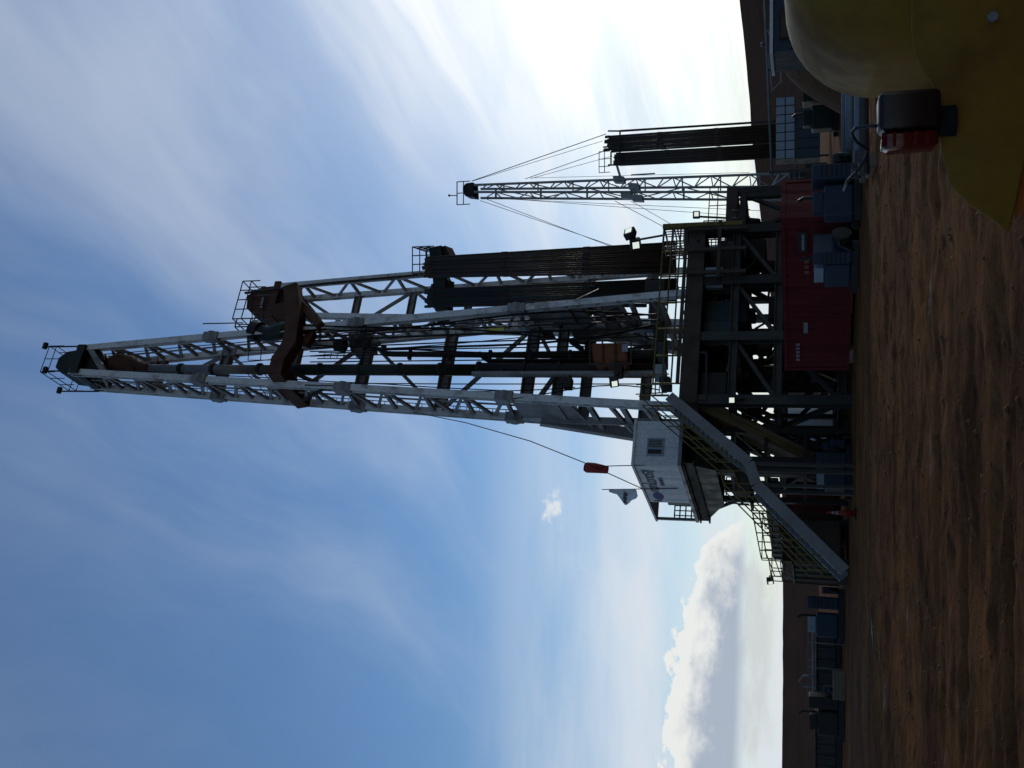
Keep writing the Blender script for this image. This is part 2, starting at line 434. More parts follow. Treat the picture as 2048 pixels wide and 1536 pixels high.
# far hills: skyline read off the photo as elevation angles, built as slopes rising towards a ridge
hm = mat('dry_hillside', (0.088, 0.047, 0.030), 0.95, dirt=(0.050, 0.030, 0.020), amt=0.8, scale=0.018, spec=0.0)
sky_px = [(-900, 1566), (0, 1563), (200, 1565), (360, 1565), (560, 1563), (760, 1556), (950, 1540), (1080, 1523), (1200, 1510), (1260, 1503), (1340, 1498), (1430, 1490), (1536, 1478), (1800, 1455), (2600, 1440)]
def skyline(u):
    for (a, va), (b, vb) in zip(sky_px, sky_px[1:]):
        if a <= u <= b: return va + (vb - va) * (u - a) / (b - a)
    return sky_px[-1][1]
hv, hf = [], []
us = list(range(-900, 2601, 25)); RJ = [260, 340, 430, 540, 680, 820, 900, 1000, 1300]
for u in us:
    dd = ray(skyline(u), 1536 - u); az_ = math.atan2(dd.x, dd.y); te = dd.z / math.hypot(dd.x, dd.y)
    for r in RJ:
        t = min(1, (r - 260) / (900 - 260)); prof = t ** 0.8 if r <= 900 else 1 - (r - 900) / 700
        z = (te * 900 + CH) * prof
        z += (2.5 * noise.noise((u * .012, r * .006, 3)) + 0.8 * noise.noise((u * .05, r * .02, 5))) * math.sin(math.pi * min(1, t)) - 0.3
        z += 0.5 * noise.noise((u * .06, 0, 7)) * t
        hv.append((r * math.sin(az_), r * math.cos(az_), z if r > 260 else -0.5))
k = len(RJ)
for i in range(len(us) - 1):
    for j in range(k - 1):
        hf.append((i * k + j, (i + 1) * k + j, (i + 1) * k + j + 1, i * k + j + 1))
me = bpy.data.meshes.new('hills'); me.from_pydata(hv, [], hf); me.materials.append(hm)
me.polygons.foreach_set('use_smooth', [True] * len(me.polygons))
hills = bpy.data.objects.new('hills', me); COL.objects.link(hills); hills['kind'] = 'structure'

# loose clods and stones over the near ground
mb = MB()
for i in range(3000):
    y = 6.5 + 26 * random.random() ** 1.5; x = (random.random() - .5) * (6 + y * 1.3)
    r = random.choice([.008, .010, .012, .014, .018, .024, .034]) * (0.6 + y / 40)
    z = gz(x, y) + r * .25
    a = random.random() * 6.3
    ring = [(x + r * (1 + .5 * random.random()) * math.cos(a + j * 1.2566), y + r * (1 + .5 * random.random()) * math.sin(a + j * 1.2566), z + r * (random.random() - .7) * .5) for j in range(5)]
    mb.add(ring + [(x + r * .2, y, z + r * (.5 + .5 * random.random())), (x, y, z - r)], [(j, (j + 1) % 5, 5) for j in range(5)] + [((j + 1) % 5, j, 6) for j in range(5)])
clods = mb.build('clods', M_soil, smooth=True); clods['kind'] = 'stuff'; clods['label'] = 'loose clods and small stones on the brown dirt'; clods['category'] = 'clods'

# ------------------------------------------------------------------ lattice masts
def lerp(a, b, t): return V(a).lerp(V(b), t)
def lattice(parent, FL, FR, BL, BR, zt, zs_side, zs_back, cw, mch, mbr, gw=None, bw=None, back_ext=True, seed=0):
    """four chords (bottom, top), zigzag webs on both sides, girts and diagonals across the back"""
    rnd = random.Random(seed)
    gw = gw or cw * .8; bw = bw or cw * .45
    def at(ch, z):
        a, b = ch; return lerp(a, b, (z - a.z) / (b.z - a.z))
    for nm, ch in (('front_chord', FL), ('front_chord', FR), ('back_chord', BL), ('back_chord', BR)):
        a, b = ch
        for z0, z1 in zip(zt, zt[1:]):
            if z1 <= a.z: continue
            p, q_ = at(ch, max(z0, a.z)), at(ch, min(z1, b.z))
            member(nm, parent, p, q_, cw, mch, shape='ibeam', ref=WA)
    for F, B in ((FL, BL), (FR, BR)):
        for i, z in enumerate(zs_side):
            p, q_ = at(F, z), at(B, z)
            if z >= max(F[0].z, B[0].z) and i % 2 == 0:
                member('strut', parent, p, q_, bw * 1.1, mbr)
            if i + 1 < len(zs_side) and zs_side[i] >= max(F[0].z, B[0].z):
                z1 = zs_side[i + 1]
                if i % 2 == 0: member('brace', parent, at(F, z), at(B, z1), bw, mbr)
                else: member('brace', parent, at(B, z), at(F, z1), bw, mbr)
    for i, z in enumerate(zs_back):
        if z < BL[0].z: continue
        member('girt', parent, at(BL, z), at(BR, z), gw, mbr, h=gw * 1.2, shape='ibeam')
        if i + 1 < len(zs_back):
            z1 = zs_back[i + 1]
            if i % 2 == 0: member('diagonal', parent, at(BL, z1), at(BR, z), bw * 1.2, mbr)
            else: member('diagonal', parent, at(BR, z1), at(BL, z), bw * 1.2, mbr)
    return at

def floodlight(name, label, base, head, heads, group='floodlights on the rigs', size=0.38, parent=None):
    """pole from base to head with boxy lamps facing the given directions"""
    t = thing(name, label, 'floodlight', base, group)
    MB().tube([base, head], 0.05, 6).build('pole', M_dark, t)
    for d in heads:
        d = V(d).normalized(); s = d.cross(UPV).normalized(); u_ = s.cross(d)
        c_ = V(head) + d * size * .5 + s * 0
        hb = MB(); hb.prism([c_ + s * a * size + u_ * b_ * size for a, b_ in ((-.5, -.5), (.5, -.5), (.5, .5), (-.5, .5))], d * size * .7)
        ho = hb.build('housing', M_dark, t, bevel=0.03)
        l0 = c_ + d * size * .71
        MB().prism([l0 + s * a * size + u_ * b_ * size for a, b_ in ((-.3, -.3), (.3, -.3), (.3, .3), (-.3, .3))], d * .03).build('lens', M_lens, ho)
        MB().box(V(head), c_ + d * .05, .06).build('bracket', M_dark, t)
    return t

# ================================================================== rig nearest the camera
rig1 = thing('derrick_mast', 'tall white lattice drilling mast rising highest, behind the red container', 'drilling mast', L(3, 1, 7))
FL = (L(0, 0, 7.0), L(1.93, 0, 41.5)); FR = (L(6.0, 0, 7.0), L(3.36, 0, 41.5))
BL = (L(0.20, 2.0, 14.2), L(1.93, 2.0, 41.6)); BR = (L(5.55, 2.0, 14.2), L(3.36, 2.0, 41.6))
ZT = [7, 15.65, 24.3, 32.85, 41.4]
ZS = [15.65 + (32.85 + 8.5 - 15.65) * i / 24 for i in range(25)]
at1 = lattice(rig1, FL, FR, BL, BR, ZT, ZS, [15.2, 19.7, 24.4, 28.7, 33.0, 37.2, 40.6], 0.34, M_white, M_wshade, gw=0.46, bw=0.15)
# spread lower legs: front chord down to the floor, back leg out to a rear foot, plated between
for ch, sgn in ((FL, -1), (FR, 1)):
    a0 = 0.2 if sgn < 0 else 5.55
    foot = L(a0 - .1 * sgn, 5.2, 7.0)
    top = L(a0, 2.0, 14.3)
    member('back_leg', rig1, foot, top, 0.55, M_wshade, h=0.4)
    f0, f1 = at1(ch, 7.1), at1(ch, 14.2)
    for za, tb in ((13.2, .10), (11.6, .32), (10.0, .55), (8.6, .76)):
        member('strut', rig1, at1(ch, za), lerp(top, foot, tb + .08), 0.22, M_wshade)
    for za, tb in ((12.6, .34), (10.6, .60), (9.0, .84)):
        member('brace', rig1, at1(ch, za), lerp(top, foot, tb), 0.17, M_wshade)
    MB().prism([at1(ch, 15.4), at1(ch, 12.2) + DA * .1, lerp(top, foot, .28), top + UPV * .9], WA * .06).build('gusset_plate', M_wshade, rig1)
    member('inner_leg', rig1, L(a0, 2.0, 14.2), L(a0 - .15 * sgn, 2.6, 7.0), 0.34, M_wshade)
for z, b in ((13.7, 2.05), (12.4, 2.6), (9.6, 3.8)):
    tt = (14.3 - z) / 7.3
    member('girt', rig1, lerp(L(.2, 2.0, 14.3), L(.3, 5.2, 7), tt), lerp(L(5.55, 2.0, 14.3), L(5.45, 5.2, 7), tt), 0.42, M_wshade, h=.5, shape='ibeam')
member('diagonal', rig1, L(.2, 2, 15.2), L(2.9, 2.05, 13.7), 0.2, M_wshade)
member('diagonal', rig1, L(5.5, 2, 15.2), L(2.9, 2.05, 13.7), 0.2, M_wshade)
for ch in (FL, FR, BL, BR):                                  # pinned joints between mast sections
    for z in (15.65, 24.3, 32.85):
        p = at1(ch, z)
        MB().tube([p - WA * .26, p + WA * .26], 0.30, 10).build('joint_ring', M_wshade, rig1, smooth=False)
        MB().box(p - UPV * .45, p + UPV * .45, .46, .46).build('joint_plate', M_wshade, rig1)
for ch, off in ((FL, .22), (BL, .35), (FR, -.25), (BR, -.4), (FL, .5)):   # cables and hoses running up the legs
    pts = [at1(ch, 16 + 25 * i / 8) + WA * off + DA * (.35 + .06 * (i % 2)) for i in range(9)]
    MB().tube(pts, 0.028, 5).build('cable', M_dark, rig1)
for ch, y0 in ((FL, 0.9), (FR, 1.1)):
    MB().tube([at1(ch, 15) + DA * y0, at1(ch, 41) + DA * y0], 0.05, 6).build('conduit', M_wshade, rig1)
lad = ladder_mb(at1(BL, 15.2) + DA * .3 + WA * .3, at1(BL, 41) + DA * .3 + WA * .3, WA)
lad.build('ladder', M_dark, rig1)
ladder_mb(PB(740, 711, 1.4), PB(636, 711, 1.4), WA, w=.36, r=.03).build('ladder', M_dark, rig1)
ladder_mb(PB(1335, 775, 1.0), PB(1272, 779, 1.0), WA, w=.5, r=.03).build('ladder', M_dark, rig1)
# crown
zc0 = 40.7
crown = MB()
crown.cell(L(1.75, -.35, zc0), WA * 1.75, DA * 2.6, UPV * .5).build('crown_platform', M_green, rig1)
cf = PL['crown_platform'] if 'crown_platform' in PL else None
crown_o = MB().prism([L(1.85, .1, zc0 + .55), L(3.45, .1, zc0 + .55), L(3.3, .1, zc0 + 1.55), L(2.9, .1, zc0 + 2.0), L(2.3, .1, zc0 + 2.0), L(1.95, .1, zc0 + 1.5)], DA * 1.7).build('crown_block', M_green, rig1, bevel=.05)
for k_ in range(5):
    c_ = L(2.65, .2 + .36 * k_, zc0 - .35)
    MB().tube([c_ - DA * .08, c_ + DA * .08], 0.78, 18).build('sheave', M_dark, rig1)
rail_mb([L(1.8, -.3, zc0 + 1.5), L(3.45, -.3, zc0 + 1.5), L(3.45, 2.2, zc0 + 1.5), L(1.8, 2.2, zc0 + 1.5)], h=1.0, closed=True, step=.8).build('crown_handrail', M_dark, rig1)
for a_, b_, z0, h_ in ((3.4, -.3, 40.9, 2.6), (1.85, -.3, 41, 1.9), (1.72, 2.1, 41, 2.8)):
    MB().tube([L(a_, b_, z0), L(a_, b_, z0 + h_)], .05, 6).build('mast_pole', M_dark, rig1)
    MB().box(L(a_ - .12, b_, z0 + h_), L(a_ + .25, b_, z0 + h_), .18, .22).build('beacon', M_dark, rig1)
member('crown_strut', rig1, at1(FL, 39.0), at1(FR, 40.6), .3, M_wshade)
# racking board: heavy rusty bent beam seen from below, carried by struts
zb = 28.4
def bar(name, pts, w, h, m, parent):
    mbx = MB()
    for p_, q_ in zip(pts, pts[1:]):
        e = (q_ - p_).normalized() * w * .3
        mbx = MB(); mbx.box(p_ - e, q_ + e, w, h)
        mbx.build(name, m, parent, bevel=.04)
rb = [PB(586, 582, -.2), PB(592, 640, -.3), PB(584, 690, -.3), PB(562, 724, -.4), PB(557, 744, -.4), PB(578, 772, .6), PB(606, 800, 1.8)]
bar('racking_beam', rb, .75, .80, M_rust, rig1)
bar('racking_beam', [PB(590, 596, .2), PB(612, 622, .2), PB(640, 652, -.15)], .55, .45, M_rust, rig1)
bar('racking_beam', [PB(604, 652, .2), PB(622, 670, .2), PB(612, 688, .2)], .45, .5, M_rust, rig1)
MB().prism([PB(590, 600, .35), PB(552, 607, .35), PB(536, 620, .35), PB(552, 640, .35), PB(590, 640, .35)], DA * .5).build('winch_housing', M_rust, rig1, bevel=.06)
wd = [PB(585, 655, .2), PB(562, 662, .2), PB(540, 668, .2), PB(515, 664, .2)]
MB().tube(wd, [.42, .5, .45, .4], 10).build('winch_drum', M_green, rig1, smooth=True)
MB().tube([PB(520, 664, .2), PB(505, 660, .2)], .55, 12).build('drum_flange', M_dark, rig1)
rail_mb([PB(546, 720, -.2), PB(548, 700, -.2), PB(545, 680, -.2)], h=1.5, step=.7).build('board_handrail', M_dark, rig1)
rail_mb([PB(560, 745, .2), PB(585, 772, 1.0), PB(602, 796, 2.0)], h=2.0, step=.6).build('board_handrail', M_dark, rig1)
rail_mb([PB(552, 590, .4), PB(548, 610, .4), PB(550, 640, .4)], h=1.4, step=.5).build('board_handrail', M_dark, rig1)
for pa, pb in (((606, 800), (650, 776)), ((600, 610), (648, 655)), ((580, 742), (660, 778)), ((600, 590), (640, 640))):
    member('board_strut', rig1, PB(*pa, .6), PB(*pb, 0), .16, M_dark)
# dark plant between the legs
MB().prism([PB(695, 665, 1.6), PB(735, 662, 1.6), PB(740, 688, 1.6), PB(700, 700, 1.6)], DA * 1.2).build('service_box', M_dark, rig1, bevel=.06)
MB().tube([PB(690, 692, 1.5), PB(672, 690, 1.5)], .35, 10).build('service_drum', M_dark, rig1)
for y0, y1, r_ in ((660, 628, .05), (668, 640, .05), (676, 655, .06), (690, 672, .04), (697, 690, .035), (706, 700, .04), (718, 716, .035), (760, 768, .03)):
    MB().tube([PB(620, y0 + 6, .8), PB(900, (y0 + y1) / 2 + 4, .9), PB(1320, y1, 1.2)], r_, 5).build('cable', M_dark, rig1)
member('guide_rail', rig1, PB(1325, 747, .3), PB(945, 748, .3), .16, M_wshade, h=.3)
for k_ in range(9):
    x_ = 960 + k_ * 42
    member('rail_bracket', rig1, PB(x_, 748, .3), PB(x_, 735, .9), .1, M_dark)
for x_ in (1045, 1102, 1150, 1272):                     # stub arms and a lamp arm on the mast
    pass
MB().tube([PB(1140, 752, .4), PB(1140, 776, .4)], .06, 6).build('lamp_arm', M_dark, rig1)
MB().box(PB(1128, 768, .4), PB(1145, 768, .4), .55, .4).build('lamp_head', M_dark, rig1, bevel=.05)
MB().prism([PB(972, 658, .9), PB(972, 663, .9), PB(1008, 660, .9), PB(1008, 655, .9)], DA * .1).build('warning_plate', M_ytag, rig1)
MB().tube([PB(815, 822, 2.2), PB(930, 845, -1), PB(1060, 882, -2.5), PB(1180, 930, -2), PB(1286, 978, 0)], .022, 5).build('guy_wire', M_dark, rig1)

for (x0, y0, x1, y1, sag, r_) in ((600, 650, 1180, 690, -14, .05), (610, 690, 1240, 700, 10, .045), (740, 700, 1310, 650, 16, .06), (610, 770, 1150, 775, 9, .03), (560, 660, 900, 640, 12, .035), (1005, 800, 1320, 780, -16, .03), (720, 665, 1300, 630, -18, .05)):
    MB().tube([PB(x0 + (x1 - x0) * t / 10, y0 + (y1 - y0) * t / 10 + sag * math.sin(math.pi * (t / 10) ** 1.5), -.2 + .04 * t) for t in range(11)], r_, 6).build('sagging_hose', M_black, rig1, smooth=True)
# travelling block and long guard tube hung from the crown
blk = thing('travelling_block', 'brown pear-shaped travelling block hanging just under the top of the tallest mast', 'pulley block', PB(300, 737, 1))
MB().tube([PB(212, 733, 1), PB(218, 733, 1), PB(238, 732, 1), PB(262, 734, 1), PB(278, 737, 1), PB(292, 738, 1), PB(300, 738, 1)], [.25, .5, .72, .66, .42, .34, .3], 14).build('block_body', M_rust, blk, smooth=True)
MB().prism([PB(220, 722, .5), PB(262, 720, .5), PB(268, 748, .5), PB(222, 746, .5)], DA * .9).build('cheek_plate', M_rust, blk, bevel=.1)
for k_ in range(6):
    MB().tube([PB(214, 728 + k_ * 3, .7 + .1 * k_), PB(150, 724 + k_ * 6, .7 + .1 * k_)], .022, 5).build('drilling_line', M_dark, blk)
tubeo = thing('hanging_tube', 'long thick dark vertical tube hanging down the middle of the tallest mast', 'tube', PB(1200, 742, 1))
MB().tube([PB(296, 738, 1), PB(545, 739.5, 1)], .26, 12).build('upper_tube', M_galv, tubeo, smooth=True)
MB().tube([PB(545, 739.5, 1), PB(960, 740, 1)], .30, 12).build('middle_tube', M_green, tubeo, smooth=True)
MB().tube([PB(960, 740, 1), PB(1325, 741, 1)], .37, 12).build('lower_tube', M_dark, tubeo, smooth=True)
for x_ in (362, 427, 520, 640, 720, 800, 880, 958, 1050, 1120):
    MB().tube([PB(x_ - 3, 738.6, 1), PB(x_ + 3, 738.6, 1)], .41 if x_ > 950 else .34, 12).build('clamp_band', M_dark, tubeo)
spi = thing('standpipe', 'dark standpipe with bent gooseneck top beside the hanging tube', 'pipe', PB(1320, 712, 1.3))
MB().tube([PB(768, 692, 1.3), PB(766, 700, 1.3), PB(772, 707, 1.3), PB(785, 708, 1.3), PB(1325, 713, 1.3)], .16, 8).build('pipe', M_dark, spi, smooth=True)
MB().tube([PB(1325, 722, 1.3), PB(978, 722, 1.3), PB(968, 716, 1.3), PB(958, 706, 1.3)], .12, 8).build('hose', M_black, spi, smooth=True)
for x_ in (820, 900, 980, 1060, 1140, 1220):
    MB().box(PB(x_ - 3, 710, 1.25), PB(x_ + 3, 710, 1.25), .5, .2).build('pipe_clamp', M_dark, spi)
td = thing('top_drive', 'orange boxy drive unit hanging just above the drill floor', 'drive unit', PB(1300, 705, .2))
MB().prism([PB(1182, 686, -.3), PB(1252, 684, -.3), PB(1256, 722, -.3), PB(1186, 724, -.3)], DA * 1.1).build('motor_box', M_orange, td, bevel=.08)
MB().prism([PB(1244, 688, -.36), PB(1256, 688, -.36), PB(1256, 703, -.36), PB(1244, 703, -.36)], DA * .05).build('control_panel', M_pgrey, td)
for p0, p1 in (((1180, 682), (1262, 680)), ((1180, 728), (1262, 728)), ((1180, 682), (1180, 728)), ((1262, 680), (1262, 728)), ((1205, 684), (1205, 728)), ((1230, 684), (1230, 728))):
    member('cage_bar', td, PB(*p0, -.42), PB(*p1, -.42), .07, M_brown)
MB().tube([PB(1256, 705, .2), PB(1318, 706, .2)], .16, 8).build('drive_shaft', M_dark, td, smooth=True)
MB().prism([PB(1225, 728, -.2), PB(1245, 728, -.2), PB(1243, 748, -.2), PB(1228, 750, -.2)], DA * .5).build('link_arm', M_brown, td)
floodlight('floodlight', 'small square floodlight pointing down beside the orange drive unit', PB(1240, 745, -.2), PB(1226, 757, -.2), [V((-.45, -.8, -.3))], size=.42)
M_tarp = mat('shed_brown_panel', (0.10, 0.065, 0.055), 0.7, dirt=(0.07, 0.05, 0.045), amt=0.6)
for pts in (((1060, 612), (1118, 622), (1112, 650), (1068, 640)), ((1090, 640), (1165, 600), (1190, 622), (1120, 655)), ((1140, 655), (1215, 640), (1228, 668), (1150, 684)), ((1180, 612), (1240, 604), (1262, 640), (1190, 640)), ((1062, 655), (1100, 655), (1112, 676), (1066, 672)), ((1210, 650), (1268, 626), (1282, 640), (1222, 676))):
    MB().prism([PB(x, y, 1.5 + random.random()) for x, y in pts], DA * .25).build('machinery_panel', M_tarp if random.random() < .6 else M_dark, rig1)
for i in range(16):                                              # braces and pipework among the lower legs
    x0 = random.uniform(1060, 1280); y0 = random.uniform(600, 700)
    p0 = PB(x0, y0, 1.2 + random.random() * 1.8); p1 = PB(x0 + random.uniform(10, 60), y0 + random.uniform(-26, 26), 1.2 + random.random() * 1.8)
    member('pipework', rig1, p0, p1, random.choice([.08, .12, .2]), M_dark)

# ================================================================== substructure and drill floor
sub = thing('rig_substructure', 'dark steel substructure and raised drill floor behind the red container', 'substructure', L(3, 2, 0))
FZ = 6.9
MB().cell(L(-1.1, -3.0, FZ - .75), WA * 9.0, DA * 11.0, UPV * .75).build('drill_floor', M_brown, sub)
for a_ in (-.9, 2.1, 4.9, 7.6):
    for b_ in (-2.7, 2.2, 7.6):
        member('column', sub, L(a_, b_, -.1), L(a_, b_, FZ - .75), .42, M_dark if b_ > 0 or a_ > 3 else M_tank, shape='ibeam', ref=WA)
for b_ in (-2.7, 7.6):
    for z_ in (.35, 2.9, 4.75):
        member('cross_beam', sub, L(-1.0, b_, z_), L(7.75, b_, z_), .34, M_tank if b_ < 0 else M_dark, shape='ibeam')
for a_ in (-.9, 2.1, 4.9, 7.6):
    for z_ in (.35, 2.9, 4.75):
        member('side_beam', sub, L(a_, -2.7, z_), L(a_, 7.6, z_), .30, M_dark, shape='ibeam')
for a0, a1 in ((-.9, 2.1), (2.1, 4.9), (4.9, 7.6)):
    for z0, z1 in ((.4, 2.9), (2.9, 4.75)):
        member('brace', sub, L(a0, -2.66, z0), L(a1, -2.66, z1), .16, M_tank)
        member('brace', sub, L(a1, 7.6, z0), L(a0, 7.6, z1), .18, M_dark)
for a_ in (-.9, 7.6):
    member('brace', sub, L(a_, -2.6, .4), L(a_, 2.2, 4.7), .2, M_dark)
    member('brace', sub, L(a_, 7.5, .4), L(a_, 2.2, 4.7), .2, M_dark)
# hanging plates and plant under the floor
for a0, w_, z0, h_, b_, m_ in ((2.2, 1.0, 4.9, 1.25, -2.2, M_teal), (3.4, 1.1, 4.3, 1.85, -1.8, M_teal), (5.0, 2.5, 4.6, 1.5, -1.5, M_dark), (-.6, 1.2, 5.0, 1.1, -2.4, M_dark), (4.7, .9, 5.3, .8, -2.9, M_pgrey)):
    MB().cell(L(a0, b_, z0), WA * w_, DA * .5, UPV * h_).build('equipment_panel', m_, sub, bevel=.04)
for (a_, b_, r_, z0, z1) in ((2.9, 2.6, .75, .2, 2.0), (2.9, 2.6, .5, 2.0, 4.4), (2.9, 2.6, .85, 4.4, 5.2), (2.9, 2.6, .35, 5.2, 6.2)):
    MB().tube([L(a_, b_, z0), L(a_, b_, z1)], r_, 14).build('wellhead_stack', M_dark, sub)
for i in range(170):                                              # hoses, tanks and frames crowding the bays
    a_ = random.uniform(.4, 7.2); b_ = random.uniform(-1.5, 7.0); z_ = random.choice([random.uniform(.2, 2.6), random.uniform(.2, 5.0), random.uniform(4.2, 5.6)])
    s_ = [random.uniform(.2, 1.3), random.uniform(.3, 1.2), random.uniform(.2, .9)]
    a_ = max(a_, .44 * (b_ + 2) + .9)
    if a_ > 7.2: continue
    if random.random() < .55:
        MB().cell(L(a_, b_, z_), WA * s_[0], DA * s_[1], UPV * s_[2]).build('plant_box', random.choice([M_dark, M_dark, M_green, M_brown]), sub, bevel=.03)
    else:
        MB().tube([L(a_, b_, z_), L(a_ + random.uniform(-2, 2), b_ + random.uniform(-1, 1), min(5.9, max(.2, z_ + random.uniform(-1.5, 1.5))))], random.choice([.06, .1, .18]), 7).build('pipe_run', M_dark, sub)
rail_mb([L(-.2, -2.95, FZ), L(7.8, -2.95, FZ)], h=1.15, step=1.25, r=.04, mids=(.33, .66)).build('floor_handrail', M_yel, sub)
rail_mb([L(7.8, -2.95, FZ), L(7.8, 7.8, FZ)], h=1.15, step=1.4, r=.035).build('floor_handrail', M_yel, sub)
rail_mb([L(-1.0, 5, FZ), L(-1.0, 7.8, FZ), L(7.8, 7.8, FZ)], h=1.15, step=1.4, r=.035).build('floor_handrail', M_yel, sub)
member('kick_plate', sub, L(-.2, -3.02, FZ + .1), L(7.8, -3.02, FZ + .1), .05, M_brown, h=.16)
# caged post at the corner and yellowish frame below the floor edge
member('corner_post', sub, L(7.75, -3.05, FZ - 2.4), L(7.75, -3.05, FZ + 1.2), .22, M_yel)
for a_ in (5.2, 6.4, 7.5):
    member('edge_post', sub, L(a_, -3.1, FZ - 2.6), L(a_, -3.1, FZ), .16, M_brown)
member('edge_beam', sub, L(4.9, -3.12, FZ - 1.4), L(7.9, -3.12, FZ - 1.4), .16, M_brown)
rail_mb([PB(1413, 800, -2.9), PB(1413, 705, -2.9)], h=.6, r=.05, mids=(0.0,)).build('lower_rail', M_tank, sub)
# floor plant silhouettes
for pts, b_, m_ in ((((1296, 600), (1325, 600), (1325, 640), (1302, 640)), 3, M_dark), (((1300, 640), (1330, 640), (1330, 684), (1310, 684)), 2, M_green), (((1290, 560), (1330, 560), (1330, 596), (1290, 590)), 5, M_dark), (((1306, 728), (1330, 728), (1330, 748), (1306, 748)), -1.5, M_pgrey), (((1318, 752), (1340, 752), (1340, 768), (1318, 768)), -2, M_dark), (((1310, 684), (1332, 684), (1332, 724), (1316, 724)), 0, M_green)):
    MB().prism([PB(x, y, b_) for x, y in pts], DA * .9).build('floor_equipment', m_, sub, bevel=.05)
rail_mb([PB(1338, 748, -2.0), PB(1338, 790, -2.0)], h=1.2, step=.5, r=.03, mids=(.25, .5, .75)).build('stair_gate', M_yel, sub)

floodlight('floodlight', 'small lit floodlight under the drill floor beside the upper stairs', L(-.9, -2.95, 4.2), PB(1462, 800, -3.1), [V((0, -1, -.15))], size=.34)
# side platform with tanks at the right end of the floor
plat = thing('side_platform', 'dark railed platform with rounded tanks right of the drill floor', 'platform', L(9.5, 0, 0))
MB().cell(L(8.1, -1.5, 4.5), WA * 2.6, DA * 3.0, UPV * .3).build('deck', M_dark, plat)
for a_, b_ in ((8.3, -1.3), (10.5, -1.3), (8.3, 1.3), (10.5, 1.3)):
    member('post', plat, L(a_, b_, -.1), L(a_, b_, 4.5), .26, M_dark)
MB().prism([PB(1452, 436, -1), PB(1480, 432, -1), PB(1484, 478, -1), PB(1452, 480, -1)], DA * 1.6).build('engine_box', M_dark, plat, bevel=.08)
MB().prism([PB(1484, 436, -.5), PB(1496, 434, -.5), PB(1520, 436, -.5), PB(1522, 440, -.5), PB(1500, 446, -.5), PB(1497, 462, -.5), PB(1512, 470, -.5), PB(1532, 478, -.5), PB(1534, 520, -.5), PB(1440, 520, -.5), PB(1440, 480, -.5), PB(1480, 478, -.5)], DA * 1.2).build('exhaust_duct', M_dark, plat, bevel=.05)
rail_mb([PB(1450, 440, -1), PB(1450, 478, -1)], h=1.0, step=.6, r=.03).build('handrail', M_dark, plat)
rail_mb([PB(1440, 478, -1), PB(1440, 505, -1)], h=.8, step=.6, r=.03).build('handrail', M_dark, plat)
rail_mb([PB(1500, 419, 1), PB(1500, 434, 1)], h=.9, step=.4, r=.025, mids=(.3, .6)).build('handrail', M_dark, plat)
member('diagonal_strut', plat, L(8.3, -1.3, 4.5), L(10.5, -1.3, .3), .16, M_dark)
member('diagonal_strut', plat, L(10.5, -1.3, 4.5), L(8.3, -1.3, .3), .16, M_dark)
bask = thing('railed_landing', 'pale railed landing cage at the right end of the drill floor', 'platform', PB(1368, 465, -3))
p0 = PB(1368, 452, -3); p1 = PB(1366, 482, -3)
rail_mb([p0, p1, p1 + DA * 1.2, p0 + DA * 1.2], h=.92, step=.45, r=.035, closed=True, mids=(.5,)).build('cage_rail', M_galv, bask)
MB().cell(p1, p0 - p1, DA * 1.2, UPV * -.2).build('landing_floor', M_galv, bask)
member('knee_brace', bask, p0 + V((0, 0, -.2)), PB(1398, 482, -3), .14, M_dark)
fl = PB(1330, 470, -2.6)
floodlight('floodlight', 'twin-headed floodlight on a slanted pole over the right end of the drill floor', fl, PB(1268, 481, -2.6), [V((.75, -.75, .35)), V((-.5, -.85, -.3))], size=.5)
floodlight('floodlight', 'round lamp on a thin pole above the dark side platform', PB(1452, 436, -1), PB(1393, 433, -1), [V((.1, -1, -.1))], size=.34)

# ================================================================== driller's cabin on the left
CA, CB0, CB1, CZ0, CZ1 = -3.55, -2.0, 5.6, 6.85, 8.78
CWD = 2.0
dh = thing('drillers_cabin', 'white raised cabin with louvred window, dark emblem and open porch', 'cabin', L(CA, CB0, CZ0))
WH = CZ1 - CZ0
fr_b = 2.9                                                # where the closed walls end and the porch begins
n_p = 5
for i in range(n_p):                                      # front end panels (with the window opening left out)
    a0, a1 = CA + CWD * i / n_p, CA + CWD * (i + 1) / n_p
    if 1 <= i <= 2:
        MB().cell(L(a0 + .004, CB0, CZ0 + .08), WA * (a1 - a0 - .008), DA * .07, UPV * .62).build('wall_panel', M_cabin, dh)
        MB().cell(L(a0 + .004, CB0, CZ0 + 1.42), WA * (a1 - a0 - .008), DA * .07, UPV * (WH - 1.42)).build('wall_panel', M_cabin, dh)
    else:
        MB().cell(L(a0 + .004, CB0, CZ0 + .08), WA * (a1 - a0 - .008), DA * .07, UPV * (WH - .08)).build('wall_panel', M_cabin, dh)
n_s = 6
for i in range(n_s):                                      # long side panels
    b0, b1 = CB0 + .075 + (fr_b - CB0 - .075) * i / n_s, CB0 + .075 + (fr_b - CB0 - .075) * (i + 1) / n_s
    MB().cell(L(CA, b0 + .004, CZ0 + .08), WA * .07, DA * (b1 - b0 - .008), UPV * (WH - .08)).build('wall_panel', M_cabin, dh)
    MB().cell(L(CA + CWD - .07, b0 + .004, CZ0 + .08), WA * .07, DA * (b1 - b0 - .008), UPV * (WH - .08)).build('wall_panel', M_cabin, dh)
MB().cell(L(CA + .07, fr_b - .07, CZ0 + .08), WA * (CWD - .14), DA * .065, UPV * (WH - .08)).build('end_wall', M_cabin, dh)
MB().cell(L(CA - .06, CB0 - .06, CZ1 + .003), WA * (CWD + .12), DA * (CB1 - CB0 + .12), UPV * .1).build('roof', M_cabin, dh)
